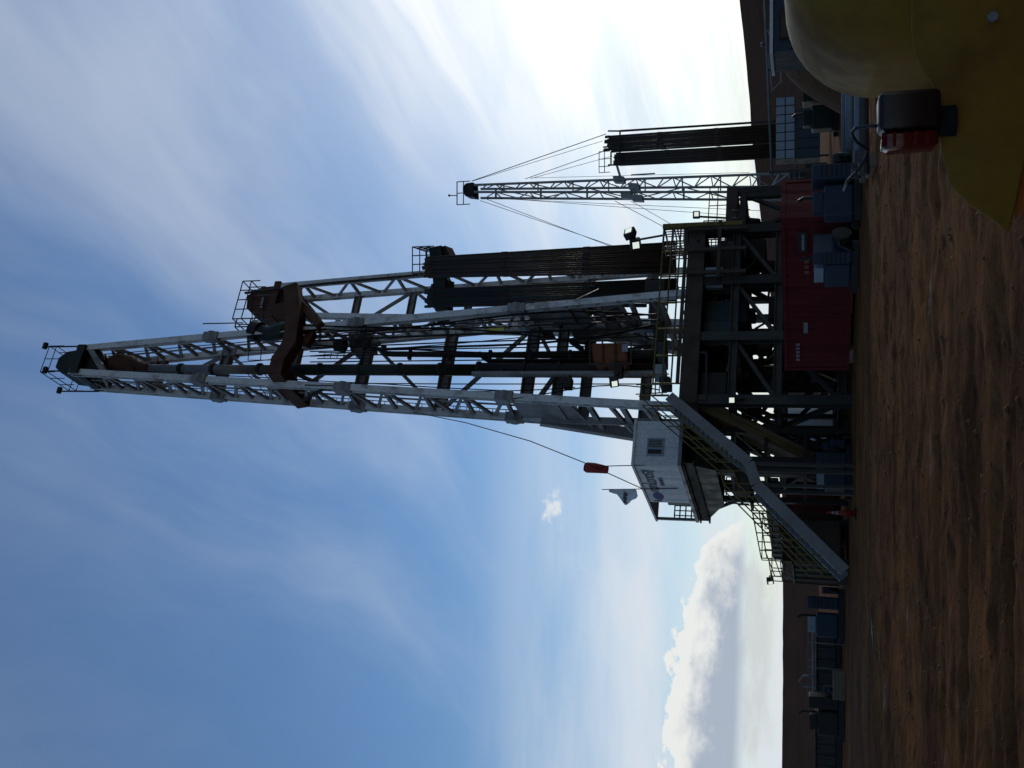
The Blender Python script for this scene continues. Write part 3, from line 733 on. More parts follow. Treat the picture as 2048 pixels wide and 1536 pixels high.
MB().cell(L(CA - .04, CB0 - .04, CZ0 - .08), WA * (CWD + .08), DA * (CB1 - CB0 + .08), UPV * .155).build('floor', M_galv, dh)
wa0, wz0, ww, wh = CA + CWD * .2, CZ0 + .70, CWD * .4, .72
win = MB()
for o_, e1, e2 in ((L(wa0, CB0 - .05, wz0), WA * ww, UPV * .07), (L(wa0, CB0 - .05, wz0 + wh - .07), WA * ww, UPV * .07)):
    win.cell(o_, e1, DA * .12, e2)
for a_ in (wa0, wa0 + ww - .07, wa0 + ww * .36):
    win.cell(L(a_, CB0 - .047, wz0 + .07), WA * .07, DA * .11, UPV * (wh - .14))
wo_ = win.build('window', M_pgrey, dh)
MB().cell(L(wa0 + .05, CB0 + .03, wz0 + .05), WA * (ww - .1), DA * .02, UPV * (wh - .1)).build('pane', M_pane, wo_)
for i in range(5):                                        # upright louvre blades
    a_ = wa0 + ww * .46 + i * ww * .088
    MB().cell(L(a_, CB0 - .03, wz0 + .08), WA * .045, DA * .03, UPV * (wh - .16)).build('louvre_blade', M_galv, wo_)
# porch frame and rails
for a_ in (CA, CA + CWD - .12):
    MB().cell(L(a_, CB1 - .14, CZ0 + .08), WA * .12, DA * .14, UPV * (WH - .08)).build('porch_post', M_galv, dh)
for z_ in (.30, .58, .86, 1.12):
    MB().tube([L(CA + CWD - .06, fr_b, CZ0 + z_), L(CA + CWD - .06, CB1 - .1, CZ0 + z_)], .03, 5).build('porch_rail', M_dark, dh)
for z_ in (.30, .58, .86, 1.12):
    MB().tube([L(CA + .12, CB1 - .07, CZ0 + z_), L(CA + CWD - .12, CB1 - .07, CZ0 + z_)], .035, 5).build('porch_rail', M_dark, dh)
for k_ in range(7):
    MB().tube([L(CA + .25 + k_ * .25, CB1 - .07, CZ0 + .08), L(CA + .25 + k_ * .25, CB1 - .07, CZ0 + 1.14)], .03, 5).build('porch_baluster', M_dark, dh)
for k_ in range(6):
    b_ = fr_b + .2 + k_ * .45
    MB().tube([L(CA + CWD - .06, b_, CZ0 + .08), L(CA + CWD - .06, b_, CZ0 + 1.14)], .025, 5).build('porch_baluster', M_dark, dh)
MB().cell(L(CA + .1, fr_b + .05, CZ0 + .12), WA * .75, DA * .65, UPV * 1.05).build('air_conditioner', M_teal, dh, bevel=.03)
# emblem, lettering and a small sign on the long side
def side(b, z): return L(CA - .006, b, z)
ang = [2 * math.pi * i / 24 for i in range(24)]
MB().prism([side(2.02 + .52 * math.cos(t), CZ0 + 1.42 + .24 * math.sin(t)) for t in ang], WA * -.012).build('emblem', M_logo, dh)
for k_, (kind, h_) in enumerate([('n', .30), ('o', .30), ('n', .30), ('l', .66), ('o', .30), ('n', .30), ('o', .30), ('s', .36), ('y', .44)]):
    b_ = 1.38 - k_ * .31; w_ = .24; z_ = CZ0 + 1.30
    segs = {'n': ((0, 0, 0, 1), (0, 1, 1, 1), (1, 1, 1, 0)), 'o': ((0, 0, 0, 1), (0, 1, 1, 1), (1, 1, 1, 0), (1, 0, 0, 0)), 'l': ((.4, 0, .4, 1), (.4, 0, 1, 0)), 's': ((1, 1, 0, 1), (0, 1, 0, .5), (0, .5, 1, .5), (1, .5, 1, 0), (1, 0, 0, 0)), 'y': ((0, 1, .5, .3), (1, 1, .3, -.3))}[kind]
    o_ = MB()
    for x0_, y0_, x1_, y1_ in segs:
        o_.box(side(b_ - x0_ * w_, z_ + y0_ * h_), side(b_ - x1_ * w_, z_ + y1_ * h_), .012, .10, ref=WA)
    o_.build('letter', M_ink, dh)
for k_ in range(4):
    MB().cell(side(.55 - k_ * .26, CZ0 + .93), DA * -.18, WA * -.012, UPV * .18).build('letter', M_ink, dh)
MB().cell(side(2.75, CZ0 + 1.34), DA * -.12, WA * -.012, UPV * .36).build('notice', M_ink, dh)
# cabin support
sup = thing('cabin_support', 'dark braced steel skid and tower standing under the white cabin', 'support frame', L(CA + 1, 1, 0))
for a_ in (CA + .15, CA + CWD - .15):
    member('skid_beam', sup, L(a_, CB0 + .1, CZ0 - .36), L(a_, CB1 + .25, CZ0 - .36), .3, M_brown, h=.5, shape='ibeam')
MB().prism([L(CA + .1, CB0 + .3, CZ0 - .62), L(CA + .1, CB1 - .3, CZ0 - .62), L(CA + .1, 3.2, CZ0 - 1.45), L(CA + .1, -1.2, CZ0 - 1.45)], WA * 1.8).build('under_tray', M_green, sup)
for b_ in (-.8, 2.8):
    for a_ in (CA + .25, CA + CWD + .1):
        member('tower_leg', sup, L(a_, b_, -.1), L(a_, b_, CZ0 - .6), .24, M_dark)
for z_ in (1.8, 3.4, 4.8):
    for b_ in (-.8, 2.8):
        member('tower_beam', sup, L(CA + .25, b_, z_), L(CA + CWD + .1, b_, z_), .14, M_dark)
for a_ in (CA + .25, CA + CWD + .1):
    for z_ in (1.8, 3.4, 4.8):
        member('tower_beam', sup, L(a_, -.8, z_), L(a_, 2.8, z_), .14, M_dark)
    member('tower_brace', sup, L(a_, -.8, 1.8), L(a_, 2.8, 3.4), .1, M_dark)
    member('tower_brace', sup, L(a_, 2.8, 3.4), L(a_, -.8, 4.8), .1, M_dark)
MB().cell(L(CA + .2, -.9, 1.0), WA * .7, DA * .6, UPV * 4.2).build('cable_tower', M_dark, sup)
for b_ in (3.6, 5.0):
    member('outrigger', sup, L(CA + .3, b_, CZ0 - .5), L(CA + .3, 2.8, CZ0 - 2.3), .12, M_dark)
member('hanger', sup, PB(1398, 1000, 3), PB(1475, 1000, 3), .1, M_dark)
rail_mb([PB(1498, 955, 2), PB(1498, 1008, 2)], h=1.0, step=.6, r=.03, mids=(.33, .66)).build('platform_rail', M_dark, sup)
MB().cell(PB(1500, 1008, 2), WA * 1.6, DA * 1.0, UPV * -.12).build('platform_deck', M_dark, sup)

# windsock and flag on the cabin
ws = thing('windsock', 'faded red windsock hanging on a thin pole above the cabin roof', 'windsock', PA(1290, 930, CA))
MB().tube([PA(1290, 930.5, CA), PA(1168, 933, CA)], .022, 6).build('pole', M_dark, ws)
sk = [PA(1169, 934, CA - .05), PA(1174, 935, CA - .05), PA(1190, 936, CA - .05), PA(1204, 938, CA - .05), PA(1216, 940, CA - .05)]
MB().tube(sk, [.17, .23, .22, .19, .16], 16, cap=False).build('sock', M_sockred, ws, smooth=True)
fg = thing('flag', 'drooping white flag with dark lettering on a thin pole over the cabin', 'flag', PA(1290, 977, CA))
MB().tube([PA(1355, 977, CA - .03), PA(1204, 979, CA - .03)], .02, 6).build('pole', M_dark, fg)
def bez(tab, s):
    for (s0, p0_), (s1, p1_) in zip(tab, tab[1:]):
        if s0 <= s <= s1:
            t = (s - s0) / (s1 - s0); return (p0_[0] + (p1_[0] - p0_[0]) * t, p0_[1] + (p1_[1] - p0_[1]) * t)
hoist = [(0, (1217, 979)), (.5, (1244, 977.5)), (1, (1270, 977.5))]
fly = [(0, (1219, 981)), (.35, (1236, 994)), (.66, (1250, 1007)), (.74, (1255, 1006)), (.88, (1266, 994)), (.94, (1274, 993)), (1, (1276, 988))]
N_ = 14
gv = []
for i in range(N_ + 1):
    for j in range(N_ + 1):
        h_, f_ = bez(hoist, i / N_), bez(fly, i / N_)
        t = j / N_; p_ = PA(h_[0] + (f_[0] - h_[0]) * t, h_[1] + (f_[1] - h_[1]) * t, CA - .03)
        gv.append(p_ + WA * (.10 * math.sin(t * 7 + i * .35) * t))
fo = MB().add(gv, [(i * (N_ + 1) + j, i * (N_ + 1) + j + 1, (i + 1) * (N_ + 1) + j + 1, (i + 1) * (N_ + 1) + j) for i in range(N_) for j in range(N_)]).build('cloth', M_flag, fg, smooth=True)
so = fo.modifiers.new('thick', 'SOLIDIFY'); so.thickness = .012
def fpt(i, j): return gv[i * (N_ + 1) + j] - WA * .03 - DA * .0
for k_, js in enumerate((2, 5, 8, 11)):
    o_ = MB()
    a_, b_ = fpt(8, js), fpt(9 + (k_ % 2), js); c_, d_ = fpt(8, js + 2), fpt(10, js + 2)
    o_.box(a_, d_, .04, .03, ref=WA)
    if k_ == 0: o_.box(c_, d_, .04, .03, ref=WA)
    if k_ > 1: o_.box(a_, b_, .04, .03, ref=WA); o_.box(c_, d_, .04, .03, ref=WA)
    if k_ == 1: o_.box(a_, c_, .04, .03, ref=WA); o_.box(b_, d_, .04, .03, ref=WA); o_.box(a_, b_, .04, .03, ref=WA); o_.box(c_, d_, .04, .03, ref=WA)
    o_.build('letter', M_ink, fo)

# ================================================================== staircase with yellow rails
st = thing('staircase', 'grey two-flight steel staircase with yellow handrails up to the drill floor', 'staircase', L(-8.2, -4, 0))
SB = -4.0
flights = [(PB(1338, 792, SB), PB(1498, 925, SB)), (PB(1512, 968, SB), PB(1690, 1142, SB))]
for fi, (pt_, pb_) in enumerate(flights):
    for b_ in (0, .95):
        member('stringer', st, pt_ + DA * b_, pb_ + DA * b_, .07, M_galv, h=.42)
    n_t = 17
    for k_ in range(1, n_t):
        p_ = lerp(pt_, pb_, k_ / n_t)
        MB().cell(p_ + DA * .04 - WA * .12, WA * .24, DA * .87, UPV * .04).build('tread', M_galv, st)
    for b_ in (0, .95):
        mbx = MB()
        for hh in (.55, 1.1):
            mbx.tube([pt_ + DA * b_ + UPV * (hh + .15), pb_ + DA * b_ + UPV * (hh + .15)], .028, 6)
        for k_ in range(7):
            p_ = lerp(pt_, pb_, k_ / 6) + DA * b_; mbx.tube([p_, p_ + UPV * 1.25], .025, 6)
        mbx.build('handrail', M_yel, st)
l0, l1 = flights[0][1], flights[1][0]
MB().cell(l1 + UPV * -.1, (l0 - l1), DA * .95, UPV * .12).build('landing', M_galv, st)
member('stringer', st, l1 + UPV * -.0, l0, .09, M_galv, h=.42)
rail_mb([l1 + DA * .95 + UPV * .1, l0 + DA * .95 + UPV * .1], h=1.1, r=.035).build('handrail', M_yel, st)
for p_ in (l0, l1):
    for b_ in (.1, .85):
        member('landing_leg', st, V((p_.x, p_.y, -.1)) + DA * b_, p_ + DA * b_ + UPV * -.1, .12, M_tank)
MB().cell(PB(1470, 938, SB + 1.1) + UPV * 0, WA * -1.0, DA * .5, UPV * -.62).build('landing_box', M_brown, st)

# ================================================================== pipe ramp and conveyor
rp = thing('pipe_ramp', 'thick brown pipe ramp sloping from the drill floor down to the ground behind the stairs', 'ramp', PB(1645, 935, -.5))
ra, rbm = PB(1405, 818, -1.2), PB(1668, 945, .8)
for s_ in (-.62, .62):
    member('ramp_side', rp, ra + DA * s_, rbm + DA * s_, .2, M_ramp, h=.5)
mbx = MB(); mbx.box(ra, rbm, 1.1, .25, ref=DA); mbx.build('ramp_plate', M_ramp, rp)
member('ramp_edge', rp, ra - DA * .75 + UPV * .2, rbm - DA * .75 + UPV * .2, .08, M_yel, h=.14)
member('ramp_foot', rp, rbm - DA * .8, rbm + DA * .8, .4, M_ramp, h=.4)
for t in (.3, .6, .85):
    c_ = lerp(ra, rbm, t); member('ramp_post', rp, V((c_.x, c_.y, -.1)), c_ - UPV * .2, .2, M_dark)
cv = thing('inclined_conveyor', 'dark truss conveyor sloping behind the pipe ramp', 'conveyor', PB(1645, 898, 3))
ca_, cb_ = PB(1480, 816, 3), PB(1648, 900, 3)
for s_ in (-.4, .4):
    for dz_ in (-.45, .45):
        member('truss_chord', cv, ca_ + DA * s_ + UPV * dz_, cb_ + DA * s_ + UPV * dz_, .14, M_dark)
    for k_ in range(8):
        p_, q_ = lerp(ca_, cb_, k_ / 8) + DA * s_, lerp(ca_, cb_, (k_ + 1) / 8) + DA * s_
        member('truss_web', cv, p_ + UPV * (.45 if k_ % 2 else -.45), q_ + UPV * (-.45 if k_ % 2 else .45), .1, M_dark)
for t in (.2, .8):
    c_ = lerp(ca_, cb_, t); member('leg', cv, V((c_.x, c_.y, -.1)), c_ - UPV * .4, .2, M_dark)
wt = thing('white_tank', 'white rounded vertical tank glimpsed behind the conveyor', 'tank', PY(1690, 848, 58))
c_ = PY(1600, 850, 58)
MB().tube([V((c_.x, c_.y, -.1)), V((c_.x, c_.y, .5)), V((c_.x, c_.y, 3.0)), V((c_.x, c_.y, 3.5)), V((c_.x, c_.y, 3.7))], [1.0, 1.05, 1.05, .8, .3], 20).build('shell', M_cabin, wt, smooth=True)
MB().tube([V((c_.x, c_.y, 3.6)), V((c_.x, c_.y, 4.0))], .2, 10).build('hatch', M_galv, wt)

# ================================================================== red freight container in front of the rig
def ground_pt(x, y): return PZ(x, y, 0)
cr = PY(1700, 430, 36); cl = PY(1700, 741, 41.2)
cr.z = cl.z = 0
ex = (cr - cl); CLN = ex.length; ex.normalize(); ey = V((-ex.y, ex.x, 0)); CHT, CDP = 2.45, 2.4
con = thing('freight_container', 'long dark red corrugated freight container standing in front of the drill floor', 'container', cl)
def K(a, b, z): return cl + ex * a + ey * b + V((0, 0, z + .12))
for a_, b_ in ((0, 0), (CLN - .16, 0), (0, CDP - .16), (CLN - .16, CDP - .16)):
    MB().cell(K(a_, b_, 0), ex * .16, ey * .16, UPV * CHT).build('corner_post', M_red, con)
for z_ in (0, CHT - .14):
    for b_ in (.01, CDP - .13):
        MB().cell(K(.16, b_, z_), ex * (CLN - .32), ey * .12, UPV * .14).build('rail', M_red, con)
    for a_ in (.01, CLN - .13):
        MB().cell(K(a_, .16, z_), ex * .12, ey * (CDP - .32), UPV * .14).build('end_rail', M_red, con)
def corr(o, e, n_, ln, h, pitch=.28, dep=.045):
    pts = []; k_ = int(ln / pitch)
    for i in range(k_):
        s0 = ln * i / k_; p_ = ln / k_
        for f_, d_ in ((0, 0), (.28, 0), (.5, dep), (.78, dep)):
            pts.append((s0 + p_ * f_, d_))
    pts.append((ln, 0))
    vs = []
    for s_, d_ in pts: vs += [o + e * s_ + n_ * d_, o + e * s_ + n_ * d_ + UPV * h]
    return MB().add(vs, [(2 * i, 2 * i + 2, 2 * i + 3, 2 * i + 1) for i in range(len(pts) - 1)])
for i in range(4):
    s0 = .16 + (CLN - .32) * i / 4
    corr(K(s0, .05, .14), ex, ey, (CLN - .32) / 4, CHT - .28).build('side_panel', M_red, con)
corr(K(.16, CDP - .1, .14), ex, ey, CLN - .32, CHT - .28).build('side_panel', M_red, con)
corr(K(.05, .16, .14), ey, ex, CDP - .32, CHT - .28).build('end_panel', M_red, con)
for b_ in (.16, CDP / 2 + .01):
    MB().cell(K(CLN - .09, b_, .14), ex * .05, ey * (CDP / 2 - .17), UPV * (CHT - .28)).build('door', M_red, con)
MB().cell(K(.01, .01, CHT - .01), ex * (CLN - .02), ey * (CDP - .02), UPV * .03).build('roof', M_red, con)
for a_, b_ in ((.4, 0), (CLN - 1, 0), (.4, CDP - .3), (CLN - 1, CDP - .3)):
    MB().cell(K(a_, b_, -.2), ex * .7, ey * .3, UPV * .195).build('dunnage_block', M_timber, con)
MB().cell(K(CLN * .27, -.012, 1.55), ex * .55, ey * .01, UPV * .16).build('faded_label', M_wtext, con)
for k_ in range(5):
    MB().cell(K(.55 + k_ * .2, -.012, 1.86), ex * .13, ey * .01, UPV * .14).build('faded_mark', M_wtext, con)
for k_, (a_, z_) in enumerate(((4.9, 1.5), (5.15, 1.5), (5.4, 1.5), (5.0, 1.2), (5.3, 1.2))):
    MB().cell(K(a_, -.012, z_), ex * .16, ey * .01, UPV * .16).build('faded_mark', mat('faded_maroon_mark', (.20, .06, .05), .6), con)
sg = MB().cell(K(CLN - 1.5, -.05, 1.55), ex * .9, ey * .04, UPV * .32).build('name_board', M_dark, con)
MB().cell(K(CLN - 1.4, -.065, 1.66), ex * .7, ey * .01, UPV * .09).build('board_lettering', M_wtext, sg)

# blue pumps and engines
def blue_unit(name, label, base, e1, sc, group, m=M_blue, seed=0):
    """skid, engine block, radiator box with grille, control box, exhaust"""
    rnd = random.Random(seed)
    t = thing(name, label, 'pump unit', base, group)
    e1 = V(e1).normalized(); e2 = V((-e1.y, e1.x, 0))
    def U(a, b, z): return V(base) + (e1 * a + e2 * b) * sc + V((0, 0, z * sc))
    for b_ in (-.5, .5): MB().box(U(-1.2, b_, .12), U(1.2, b_, .12), .16 * sc, .24 * sc).build('skid_rail', M_dark, t)
    MB().cell(U(-1.0, -.45, .25), e1 * 1.1 * sc, e2 * .9 * sc, UPV * .95 * sc).build('engine_block', m, t, bevel=.08 * sc)
    rad = MB().cell(U(.25, -.6, .25), e1 * .55 * sc, e2 * 1.2 * sc, UPV * 1.35 * sc).build('radiator_box', m, t, bevel=.05 * sc)
    for k_ in range(6): MB().cell(U(.30, -.62, .45 + k_ * .16), e1 * .45 * sc, e2 * .015 * sc, UPV * .06 * sc).build('grille_bar', M_dark, rad)
    MB().cell(U(-.8, -.35, 1.22), e1 * .7 * sc, e2 * .6 * sc, UPV * .35 * sc).build('control_box', M_pgrey if seed % 2 else m, t, bevel=.03 * sc)
    MB().tube([U(-.1, .3, 1.1), U(-.1, .3, 1.9), U(-.2, .3, 2.05)], .07 * sc, 8).build('exhaust', M_dark, t)
    MB().tube([U(.95, 0, .6), U(1.25, 0, .6)], .36 * sc, 14).build('pump_head', M_dark, t)
    MB().tube([U(1.1, -.1, .6), U(1.1, -.6, .7), U(1.0, -.8, .2)], .07 * sc, 8).build('outlet_hose', M_hose, t, smooth=True)
    return t
GP = 'blue engine driven pumps'
b1 = K(CLN - 1.15, -1.0, -.12); b1.z = 0
blue_unit('pump_unit', 'blue pump unit standing against the right end of the red container', b1, ex, .92, GP, seed=1)
b2 = PY(1680, 382, 34); b2.z = 0
blue_unit('pump_unit', 'larger blue boxy pump unit right of the red container', b2, (1, .15, 0), .95, GP, seed=2)
b3 = PY(1690, 1232, 52); b3.z = 0
blue_unit('pump_unit', 'blue pump unit with dark red cover left of the staircase foot', b3, (1, .2, 0), 1.1, GP, seed=3)
b4 = PY(1690, 1428, 52); b4.z = 0
blue_unit('pump_unit', 'dark pump unit between the two grey skid tanks', b4, (1, .1, 0), 1.05, GP, m=M_dark, seed=4)
b5 = PB(1690, 945, -1.5); b5.z = 0
blue_unit('pump_unit', 'blue pump unit under the stair landing', b5, WA, .85, GP, seed=5)
b6 = PB(1690, 905, -.5); b6.z = 0
blue_unit('pump_unit', 'blue pump unit at the foot of the conveyor', b6, DA, .7, GP, seed=6)

# red skid box behind the pump, right of the container
def box_tank(name, label, cat, o, e1, e2, h, m, group=None, ribs=6, legs=0.3, rail=None, lid=M_dark, rail_h=1.0):
    t = thing(name, label, cat, V(o) + V((0, 0, 0)), group)
    o = V(o); n1 = V(e1).normalized(); n2 = V(e2).normalized()
    MB().cell(o + UPV * legs, e1, e2, UPV * (h - legs)).build('tank_body', m, t, bevel=.05)
    for k_ in range(ribs + 1):
        p_ = o + V(e1) * (k_ / ribs) - n1 * .05
        MB().cell(p_ + UPV * (legs + .02) - n2 * .08, n1 * .1, n2 * .075, UPV * (h - legs - .04)).build('rib', m, t)
    for s_ in (0, 1):
        p_ = o + V(e2) * s_ * .92
        MB().cell(p_ + UPV * .0, e1, n2 * .2, UPV * (legs - .003)).build('skid', M_dark, t)
    MB().cell(o + UPV * (h + .003) - n1 * .05 - n2 * .12, V(e1) + n1 * .1, V(e2) + n2 * .2, UPV * .07).build('lid', lid, t)
    if rail:
        rail_mb([o + UPV * (h + .07), o + UPV * (h + .07) + V(e1), o + UPV * (h + .07) + V(e1) + V(e2)], h=rail_h, step=1.6, r=.025).build('handrail', rail, t)
    return t
rs = PY(1690, 432, 46); rs.z = 0
box_tank('red_skid_tank', 'dull red skid tank seen above and right of the red container', 'tank', rs, V((1.65, .2, 0)), V((-.3, 2.0, 0)), 2.55, M_red)
# long grey skid tanks far left
t1 = PY(1695, 1400, 56); t1.z = 0
box_tank('skid_tank', 'long grey skid tank with railing between the two pump units on the left', 'tank', t1, V((3.9, .4, 0)), V((-.2, 2.0, 0)), 1.25, M_tank, 'grey skid tanks along the left', rail=M_galv, rail_h=.4)
t2 = PY(1695, 1560, 56); t2.z = 0
box_tank('skid_tank', 'long grey skid tank cut by the far left edge of the scene', 'tank', t2, V((3.3, .35, 0)), V((-.2, 2.0, 0)), 1.3, M_tank, 'grey skid tanks along the left')
for k_, y_ in enumerate((1365, 1386, 1402)):
    p_ = PY(1690, y_, 50); p_.z = 0
    t = thing('wooden_crate', ('pale wooden crate nearest the blue pump, in the row before the grey tank', 'middle pale crate in the row before the grey tank', 'leftmost pale crate in the row before the grey tank')[k_], 'crate', p_, 'crates before the grey tank')
    for s_ in range(4):
        MB().cell(p_ + V((0, 0, .02 + s_ * .14)), V((.5, .05, 0)), V((-.04, .4, 0)), UPV * .125).build('plank', M_timber, t)
p_ = PY(1690, 1290, 56); p_.z = 0
hs = thing('hose_arch', 'thin pale hose arching over the grey skid tank', 'hose', p_)
MB().tube([PY(1640, 1350, 57), PY(1606, 1352, 57), PY(1598, 1362, 57), PY(1606, 1372, 57), PY(1640, 1376, 57), V((PY(1640, 1376, 57).x, 57, -.1))], .05, 6).build('hose', M_galv, hs, smooth=True)
for y_ in (1256, 1290, 1340):
    a_ = PY(1690, y_, 55); a_.z = -.1
    MB().tube([a_, V((a_.x, a_.y, 1.75))], .03, 5).build('post', M_galv, hs)
MB().tube([PY(1626, 1250, 55), PY(1626, 1395, 55)], .04, 5).build('pipe', M_galv, hs)

# raised mud tank row behind the stairs, running away from the camera
mu_a = -9.3
mu0, mu1 = PY(1560, 1028, 58), PY(1560, 1118, 68)
mt = thing('mud_tank', 'raised grey mud tank with railings on white posts behind the stair foot', 'tank', V((mu0.x, mu0.y, 0)))
zb_, zt_ = PY(1556, 1030, 58).z, PY(1532, 1030, 58).z
def MU(p, da, z): return V((p.x, p.y, 0)) + WA * da + UPV * z
vec = V((mu1.x - mu0.x, mu1.y - mu0.y, 0)); vl = vec.normalized()
MB().cell(MU(mu0, 0, zb_), vec, WA * 2.2, UPV * (zt_ - zb_)).build('tank_body', M_tank, mt, bevel=.06)
for k_ in range(9):
    MB().cell(MU(mu0, -.08, zb_ + .05) + vec * (k_ / 8.3), WA * .07, vl * .12, UPV * (zt_ - zb_ - .1)).build('rib', M_tank, mt)
rail_mb([MU(mu0, 0, zt_), MU(mu0, 0, zt_) + vec], h=.75, step=2.0, r=.04).build('handrail', M_dark, mt)
for k_ in (0.05, .5, .98):
    for da in (.1, 2.0):
        p_ = MU(mu0, da, 0) + vec * k_
        member('post', mt, p_ - UPV * .1, p_ + UPV * zb_, .22, M_galv)
ext0, ext1 = MU(mu0, .6, 0) + vec, MU(mu0, .6, 0) + vec + vl * 8
member('walkway_beam', mt, ext0 + UPV * (zb_ + .2), ext1 + UPV * (zb_ - .3), .3, M_dark, h=.35)
rail_mb([ext0 + UPV * (zb_ + .3), ext1 + UPV * (zb_ - .1)], h=.9, step=2.4, r=.04).build('handrail', M_dark, mt)
member('post', mt, ext1 - UPV * .1, ext1 + UPV * zb_, .22, M_galv)
lp = ext1 + UPV * (zb_ - .1)
floodlight('floodlight', 'small lamp at the far left end of the railed mud tank walkway', lp, lp + UPV * 1.3, [V((-.7, -.7, -.2))], size=.5)
for k_, (f0, f1, m_, lab) in enumerate(((.02, .42, M_red, 'dark red skid tank under the near end of the raised mud tank'), (.52, .95, M_red, 'dark red skid tank under the far end of the raised mud tank'))):
    o_ = MU(mu0, -.1, 0) + vec * f0
    box_tank('red_skid_tank', lab, 'tank', o_, vec * (f1 - f0), WA * 1.8, zb_ - .5, m_, 'red skid tanks under the mud tank', ribs=5)
for k_, (b0_, b1_) in enumerate(((2.5, 6.0),)):
    o_ = L(-5.9, b0_ + 1.0, 0)
    box_tank('brown_skid_tank', 'brown skid tank with yellow edge under the lower stair flight', 'tank', o_, DA * (b1_ - b0_), WA * 2.0, 2.3, M_brown, ribs=4, rail=M_yel)
# shaker house with railing behind the landing
p_ = L(-4.2, 9.5, 0)
box_tank('shaker_tank', 'red brown railed tank behind the stair landing', 'tank', p_, WA * 2.6, DA * 3.0, 2.9, M_rust, ribs=5, rail=M_dark)

# traffic cone
cb = PZ(1712, 1027, 0); ct = V((cb.x, cb.y, 1.05))
cn_ = thing('traffic_cone', 'tall red traffic cone with white marks below the staircase', 'traffic cone', cb)
MB().cell(cb + V((-.2, -.2, 0)), V((.4, 0, 0)), V((0, .4, 0)), UPV * .05).build('base', M_black, cn_)
MB().tube([cb + UPV * .05, cb + UPV * .5, cb + UPV * .72, ct], [.12, .08, .05, .02], 14).build('cone', M_cone, cn_, smooth=True)
for z0, z1, r0, r1 in ((.62, .70, .068, .06), (.76, .84, .052, .044)):
    MB().tube([cb + UPV * z0, cb + UPV * z1], [r0, r1], 14).build('white_band', M_wtext, cn_)

# ================================================================== second rig behind
def PW(x, y, Y): return PY(x, y, Y)
r2o = V((5.75, 66.8, 0)) - WA * 2.65 - DA * 1.0
def L2(a, b, z): return r2o + WA * a + DA * b + V((0, 0, z))
rig2 = thing('derrick_mast', 'white lattice mast of the second rig, just right of and behind the tallest mast', 'drilling mast', L2(3, 1, 7))
F2 = [(L2(.1, 0, 7), L2(1.5, 0, 40)), (L2(5.9, 0, 7), L2(4.0, 0, 40)), (L2(.3, 2, 7), L2(1.5, 2, 40)), (L2(5.6, 2, 7), L2(4.0, 2, 40))]
lattice(rig2, *F2, [7, 15.65, 24.3, 32.85, 40], [12 + 28 * i / 15 for i in range(16)], [12, 16.5, 21, 25.5, 30, 34.5, 39], .38, M_white, M_wshade, gw=.4, bw=.17, seed=2)
MB().cell(L2(1.2, -.3, 40), WA * 3.1, DA * 2.6, UPV * .5).build('crown_platform', M_rust, rig2)
MB().prism([L2(1.4, 0, 40.5), L2(4.1, 0, 40.5), L2(4.0, 0, 41.8), L2(3.3, 0, 42.8), L2(2.2, 0, 42.6), L2(1.5, 0, 41.6)], DA * 1.8).build('crown_block', M_rust, rig2, bevel=.06)
for k_ in range(4):
    c_ = L2(2.7, .2 + .4 * k_, 39.6); MB().tube([c_ - DA * .08, c_ + DA * .08], .75, 14).build('sheave', M_dark, rig2)
rail_mb([L2(1.1, -.3, 41.8), L2(4.4, -.3, 41.8), L2(4.4, 2.4, 41.8), L2(1.1, 2.4, 41.8)], h=1.5, closed=True, step=.8, r=.045).build('crown_handrail', M_dark, rig2)
rail_mb([L2(1.1, -.3, 40.5), L2(.4, -.3, 40.5), L2(.4, 2.0, 40.5)], h=2.4, step=.9, r=.05).build('crown_handrail', M_dark, rig2)
MB().tube([L2(.9, 0, 42.5), L2(.9, 0, 46.0)], .05, 6).build('antenna', M_dark, rig2)
MB().tube([PY(490, 586, 66), PY(640, 568, 66), PY(845, 549, 66)], .10, 8).build('side_pipe', M_dark, rig2)
MB().cell(L2(2.0, -.32, 41.0), WA * .9, DA * .02, UPV * .22).build('white_marking', M_wtext, rig2)
# fingerboard
zf = 27.6
fb = [PY(872, 494, 64), PY(880, 556, 64), PY(885, 622, 64)]
for i in range(2): member('fingerboard_beam', rig2, fb[i], fb[i + 1], .5, M_green, h=.9)
MB().prism([PY(890, 491, 64), PY(868, 500, 64), PY(868, 520, 64), PY(900, 512, 64)], V((0, 1.5, 0))).build('fingerboard_end', M_dark, rig2)
MB().prism([PY(895, 560, 64), PY(862, 568, 64), PY(858, 612, 64), PY(892, 620, 64)], V((0, 1.4, 0))).build('fingerboard_frame', M_green, rig2)
fr = [PY(868, 492, 63.2), PY(868, 545, 63.2)]
rail_mb([fr[0], fr[1], fr[1] + V((0, 2.5, 0)), fr[0] + V((0, 2.5, 0))], h=1.6, closed=True, step=.6, r=.04, mids=(.33, .66)).build('fingerboard_handrail', M_dark, rig2)
member('board_strut', rig2, PY(890, 598, 64), PY(925, 580, 66), .16, M_wshade)
rig2s = thing('rig_substructure', 'dark base and floor of the second rig, mostly hidden behind the near drill floor', 'substructure', L2(3, 3, 0))
MB().cell(L2(-1, -2.5, 6.2), WA * 10, DA * 10, UPV * .7).build('drill_floor', M_brown, rig2s)
for a_ in (-.8, 3, 6, 8.8):
    for b_ in (-2.2, 7.2): member('column', rig2s, L2(a_, b_, -.1), L2(a_, b_, 6.2), .4, M_dark)
for z_ in (.4, 3.2): member('cross_beam', rig2s, L2(-1, -2.2, z_), L2(9, -2.2, z_), .35, M_dark)
rail_mb([L2(-1, -2.5, 6.9), L2(9, -2.5, 6.9)], h=1.1, step=1.5, r=.035).build('floor_handrail', M_yel, rig2s)
